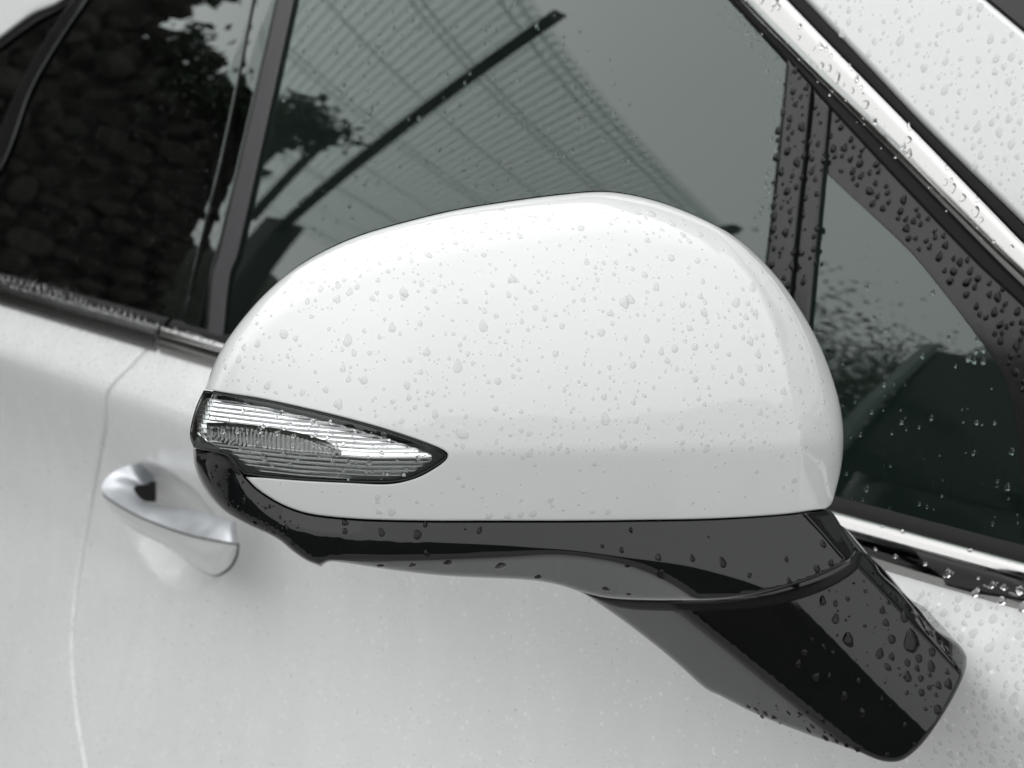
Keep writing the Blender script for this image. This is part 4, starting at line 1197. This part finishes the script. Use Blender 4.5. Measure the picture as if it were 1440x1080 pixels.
rain('quarter window', S(0.0), [(1375, 478, 5), (1383, 492, 5), (1373, 494, 5), (1362, 505, 5), (1370, 508, 4.5), (1383, 509, 4.5), (1243, 541, 3.5), (1226, 580, 3), (1268, 594, 3.5), (1423, 636, 4.5), (1417, 686, 4.5)], 0.9)
# belt moulding in front of the arm
def t_mould(px, py): return side_t(px, py, 0.0112)
rain('belt chrome', t_mould, [(1203,735,3.5),(1239,745,4.5),(1268,753,5),(1312,767,3),(1336,774,3.5),(1362,781,7),(1418,797,6),(1353,797,3),(1374,804,5),(1387,807,4.5),(1376,813,2.5),(1394,824,4.5),(1411,826,4.5),(1403,818,2.5),
 (1425,820,3.5),(1434,830,7),(1332,808,6),(1258,783,3),(1301,793,3),(1371,835,6),(1409,845,7),(1437,855,7),(1231,772,2.5)], 0.9)
# white cap
cap_in = [(300, 540), (330, 480), (400, 405), (500, 345), (650, 305), (850, 282), (950, 305), (1040, 350), (1110, 430), (1160, 530), (1176, 620), (1160, 690), (1130, 640), (800, 640), (640, 632), (480, 575), (380, 555)]
rain('mirror cap', t_cap, scatter(cap_in, 1000, 2.15, 0.52, 7.5, 1.25, lambda x, y: np.clip(0.95 - 0.45 * np.abs(np.sin(x * 0.011 + y * 0.017)), 0.1, 1)), 0.52)
rain('mirror cap', t_cap, [(650,610,9),(878,425,9),(858,440,6),(568,412,7),(600,495,6),(512,535,6),(915,300,9),(945,315,6),(960,330,5),(985,330,5),(990,440,6),(1055,480,6),(1062,440,6),(575,560,4),(720,392,7),(910,478,5)], 0.6)
rain('mirror cap', t_cap, scatter([(360, 685), (640, 660), (700, 645), (1120, 640), (1120, 705), (700, 722), (450, 715)], 60, 2.2, 0.5, 5.0, 1.3), 0.6)
rain('mirror cap', t_cap, [(531,700,4),(531,706,3.5),(551,721,6),(608,709,2.5),(688,725,6),(714,725,6),(732,725,5),(750,722,7),(777,712,3),(814,710,2.5),(855,720,5),(775,707,3),(645,672,4),(568,668,3),(1115,690,3)], 0.7)
rain('turn signal lens', lambda a, b: t_lens(a, b) + 0.0006, scatter([(290, 565), (400, 580), (540, 612), (610, 636), (560, 668), (420, 664), (300, 620)], 110, 1.8, 0.5, 4.5), 0.8)
# white pillar and door
rain('windscreen pillar', lambda a, b: pillar_t(a, b) - 0.0, scatter([(1160, 5), (1375, 5), (1438, 55), (1438, 290), (1310, 165)], 200, 3.0, 0.5, 7.0, 1.2), 0.4)
rain('front door shoulder', S(0.0), scatter([(1285, 838), (1438, 880), (1438, 1075), (1290, 1075), (1330, 1030), (1372, 935)], 150, 3.4, 0.5, 7.5, 1.15), 0.35)
rain('door skin', S(0.0), scatter([(350, 830), (460, 810), (800, 830), (1000, 985), (1230, 1076), (120, 1076), (110, 850)], 1500, 1.15, 0.35, 2.6, 1.6), 0.8)
rain('door skin', S(0.0), scatter([(5, 560), (140, 600), (140, 660), (130, 800), (110, 1070), (5, 1070)], 500, 1.2, 0.35, 2.4, 1.5), 0.8)
rain('door skin', S(0.0), scatter([(5, 425), (230, 480), (285, 505), (270, 580), (150, 545), (5, 490)], 500, 1.3, 0.35, 2.4, 1.3), 0.8)
rain('rear moulding', S(0.0122), scatter([(2, 388), (225, 455), (300, 480), (296, 490), (220, 472), (2, 408)], 420, 2.3, 0.35, 3.6, 0.95), 1.0)
rain('rear window', S(0.0), scatter([(200, 100), (330, 60), (255, 440), (120, 410), (60, 300)], 420, 0.9, 0.35, 1.8, 1.5), 0.8)

WHERE = {'mirror arm': 'clear rain drop on the glossy black mirror arm', 'lower housing': 'clear rain drop on the black lower half of the door mirror',
 'pillar chrome': 'clear rain drop on the bright chrome strip along the windscreen pillar', 'division bar': 'rain drop on the black bar between front and quarter window',
 'quarter window border': 'rain drop on the black border of the quarter window', 'front window': 'small rain drop on the glass of the front window',
 'quarter window': 'rain drop on the clear glass of the quarter window', 'belt chrome': 'rain drop on the chrome moulding below the quarter window',
 'mirror cap': 'faint rain drop on the white mirror cap', 'turn signal lens': 'tiny rain drop on the clear turn signal lens', 'windscreen pillar': 'flat rain drop on the white windscreen pillar',
 'front door shoulder': 'flat rain drop on the white door beside the mirror arm', 'door skin': 'tiny rain drop on the white door', 'rear moulding': 'tiny rain drop on the rear belt moulding', 'rear window': 'tiny rain drop on the dark rear window'}
def frame(n, tw):
    d = np.array([0, 0, -1.0]); d = d - (d @ n) * n
    if np.linalg.norm(d) < 1e-3: d = np.array([1.0, 0, 0]) - n[0] * n
    d /= np.linalg.norm(d)
    y = -d; x = np.cross(y, n)
    c, s = math.cos(tw), math.sin(tw)
    return c * x + s * y, -s * x + c * y, n
PALE = {'mirror cap', 'windscreen pillar', 'front door shoulder', 'door skin'}       # beads on white paint hardly show
def nth(k):
    return '%d%s' % (k, 'th' if 10 < k % 100 < 14 else {1: 'st', 2: 'nd', 3: 'rd'}.get(k % 10, 'th'))
DARK = {'mirror arm', 'lower housing', 'division bar', 'quarter window border'}
FILM_ME = []
for me in BEAD_ME:
    f = me.copy(); f.materials.clear(); f.materials.append(M_film); FILM_ME.append(f)
DROPS.sort(key=lambda q: -q[0] * (0.55 if q[7] in PALE else 1.0))
ORD = ['first', 'second', 'third', 'fourth', 'fifth', 'sixth', 'seventh', 'eighth', 'ninth', 'tenth', 'eleventh', 'twelfth']
bykey = {}
for q in DROPS[:300]: bykey.setdefault(q[7], []).append(q)
for key, L in bykey.items():
    big = max(L, key=lambda q: q[0])
    byx = sorted(L, key=lambda q: project(q[2])[0])
    for i, q in enumerate(byx):
        (rp, rm, X, N, v, fl, tw, _) = q
        o = bpy.data.objects.new('water_drop', (FILM_ME if key in PALE else DARK_ME if key in DARK else BEAD_ME)[v]); COL.objects.link(o)
        ax, ay, az = frame(N, tw)
        M = Matrix.Identity(4)
        for k in range(3):
            M[k][0], M[k][1], M[k][2], M[k][3] = ax[k] * rm * 0.88, ay[k] * rm, az[k] * rm * fl, X[k]
        o.matrix_world = M
        lab = WHERE[key]; n = len(byx)
        if q is big and rp > 6: lab = 'largest ' + lab.replace('clear ', '')
        elif n <= 80:
            lab = lab.replace('clear ', '').replace('small ', '') + (', %s from the left' % nth(i + 1) if i < (n + 1) // 2 else ', %s from the right' % nth(n - i))
        tag(o, lab, 'water drop', 'rain drops, ' + key)
def lump(name, sel, mat, label, foot=None):
    Vs, Fs, b, feet = [], [], 0, []
    for (rp, rm, X, N, v, fl, tw, key) in sel:
        Vd, Fd = VAR[v] if rp > 2.2 else SMALL[v % 3]
        ax, ay, az = frame(N, tw)
        Vs.append(X + Vd[:, :1] * ax * rm * 0.92 + Vd[:, 1:2] * ay * rm + Vd[:, 2:] * az * rm * fl)
        if foot is not None: Vs[-1] = Vs[-1] + az * rm * fl * 0.13
        Fs.extend(tuple(b + i for i in f) for f in Fd); b += len(Vd); feet.append(len(Fs) - 1)
    o = new_obj(name, np.concatenate(Vs), Fs, mat)
    if foot is not None:
        o.data.materials.append(foot)
        for k in feet: o.data.polygons[k].material_index = 1
    tag(o, label, 'water', None, 'stuff')
lump('rain_droplets', [q for q in DROPS[300:] if q[7] not in PALE and q[7] not in DARK], M_water, 'fine rain droplets on the windows and the chrome trim')
lump('rain_beads', [q for q in DROPS[300:] if q[7] in DARK], M_water, 'fine rain droplets on the black mirror arm and window trim', M_wetted)
lump('rain_film', [q for q in DROPS[300:] if q[7] in PALE], M_film, 'faint rain droplets on the white paint')
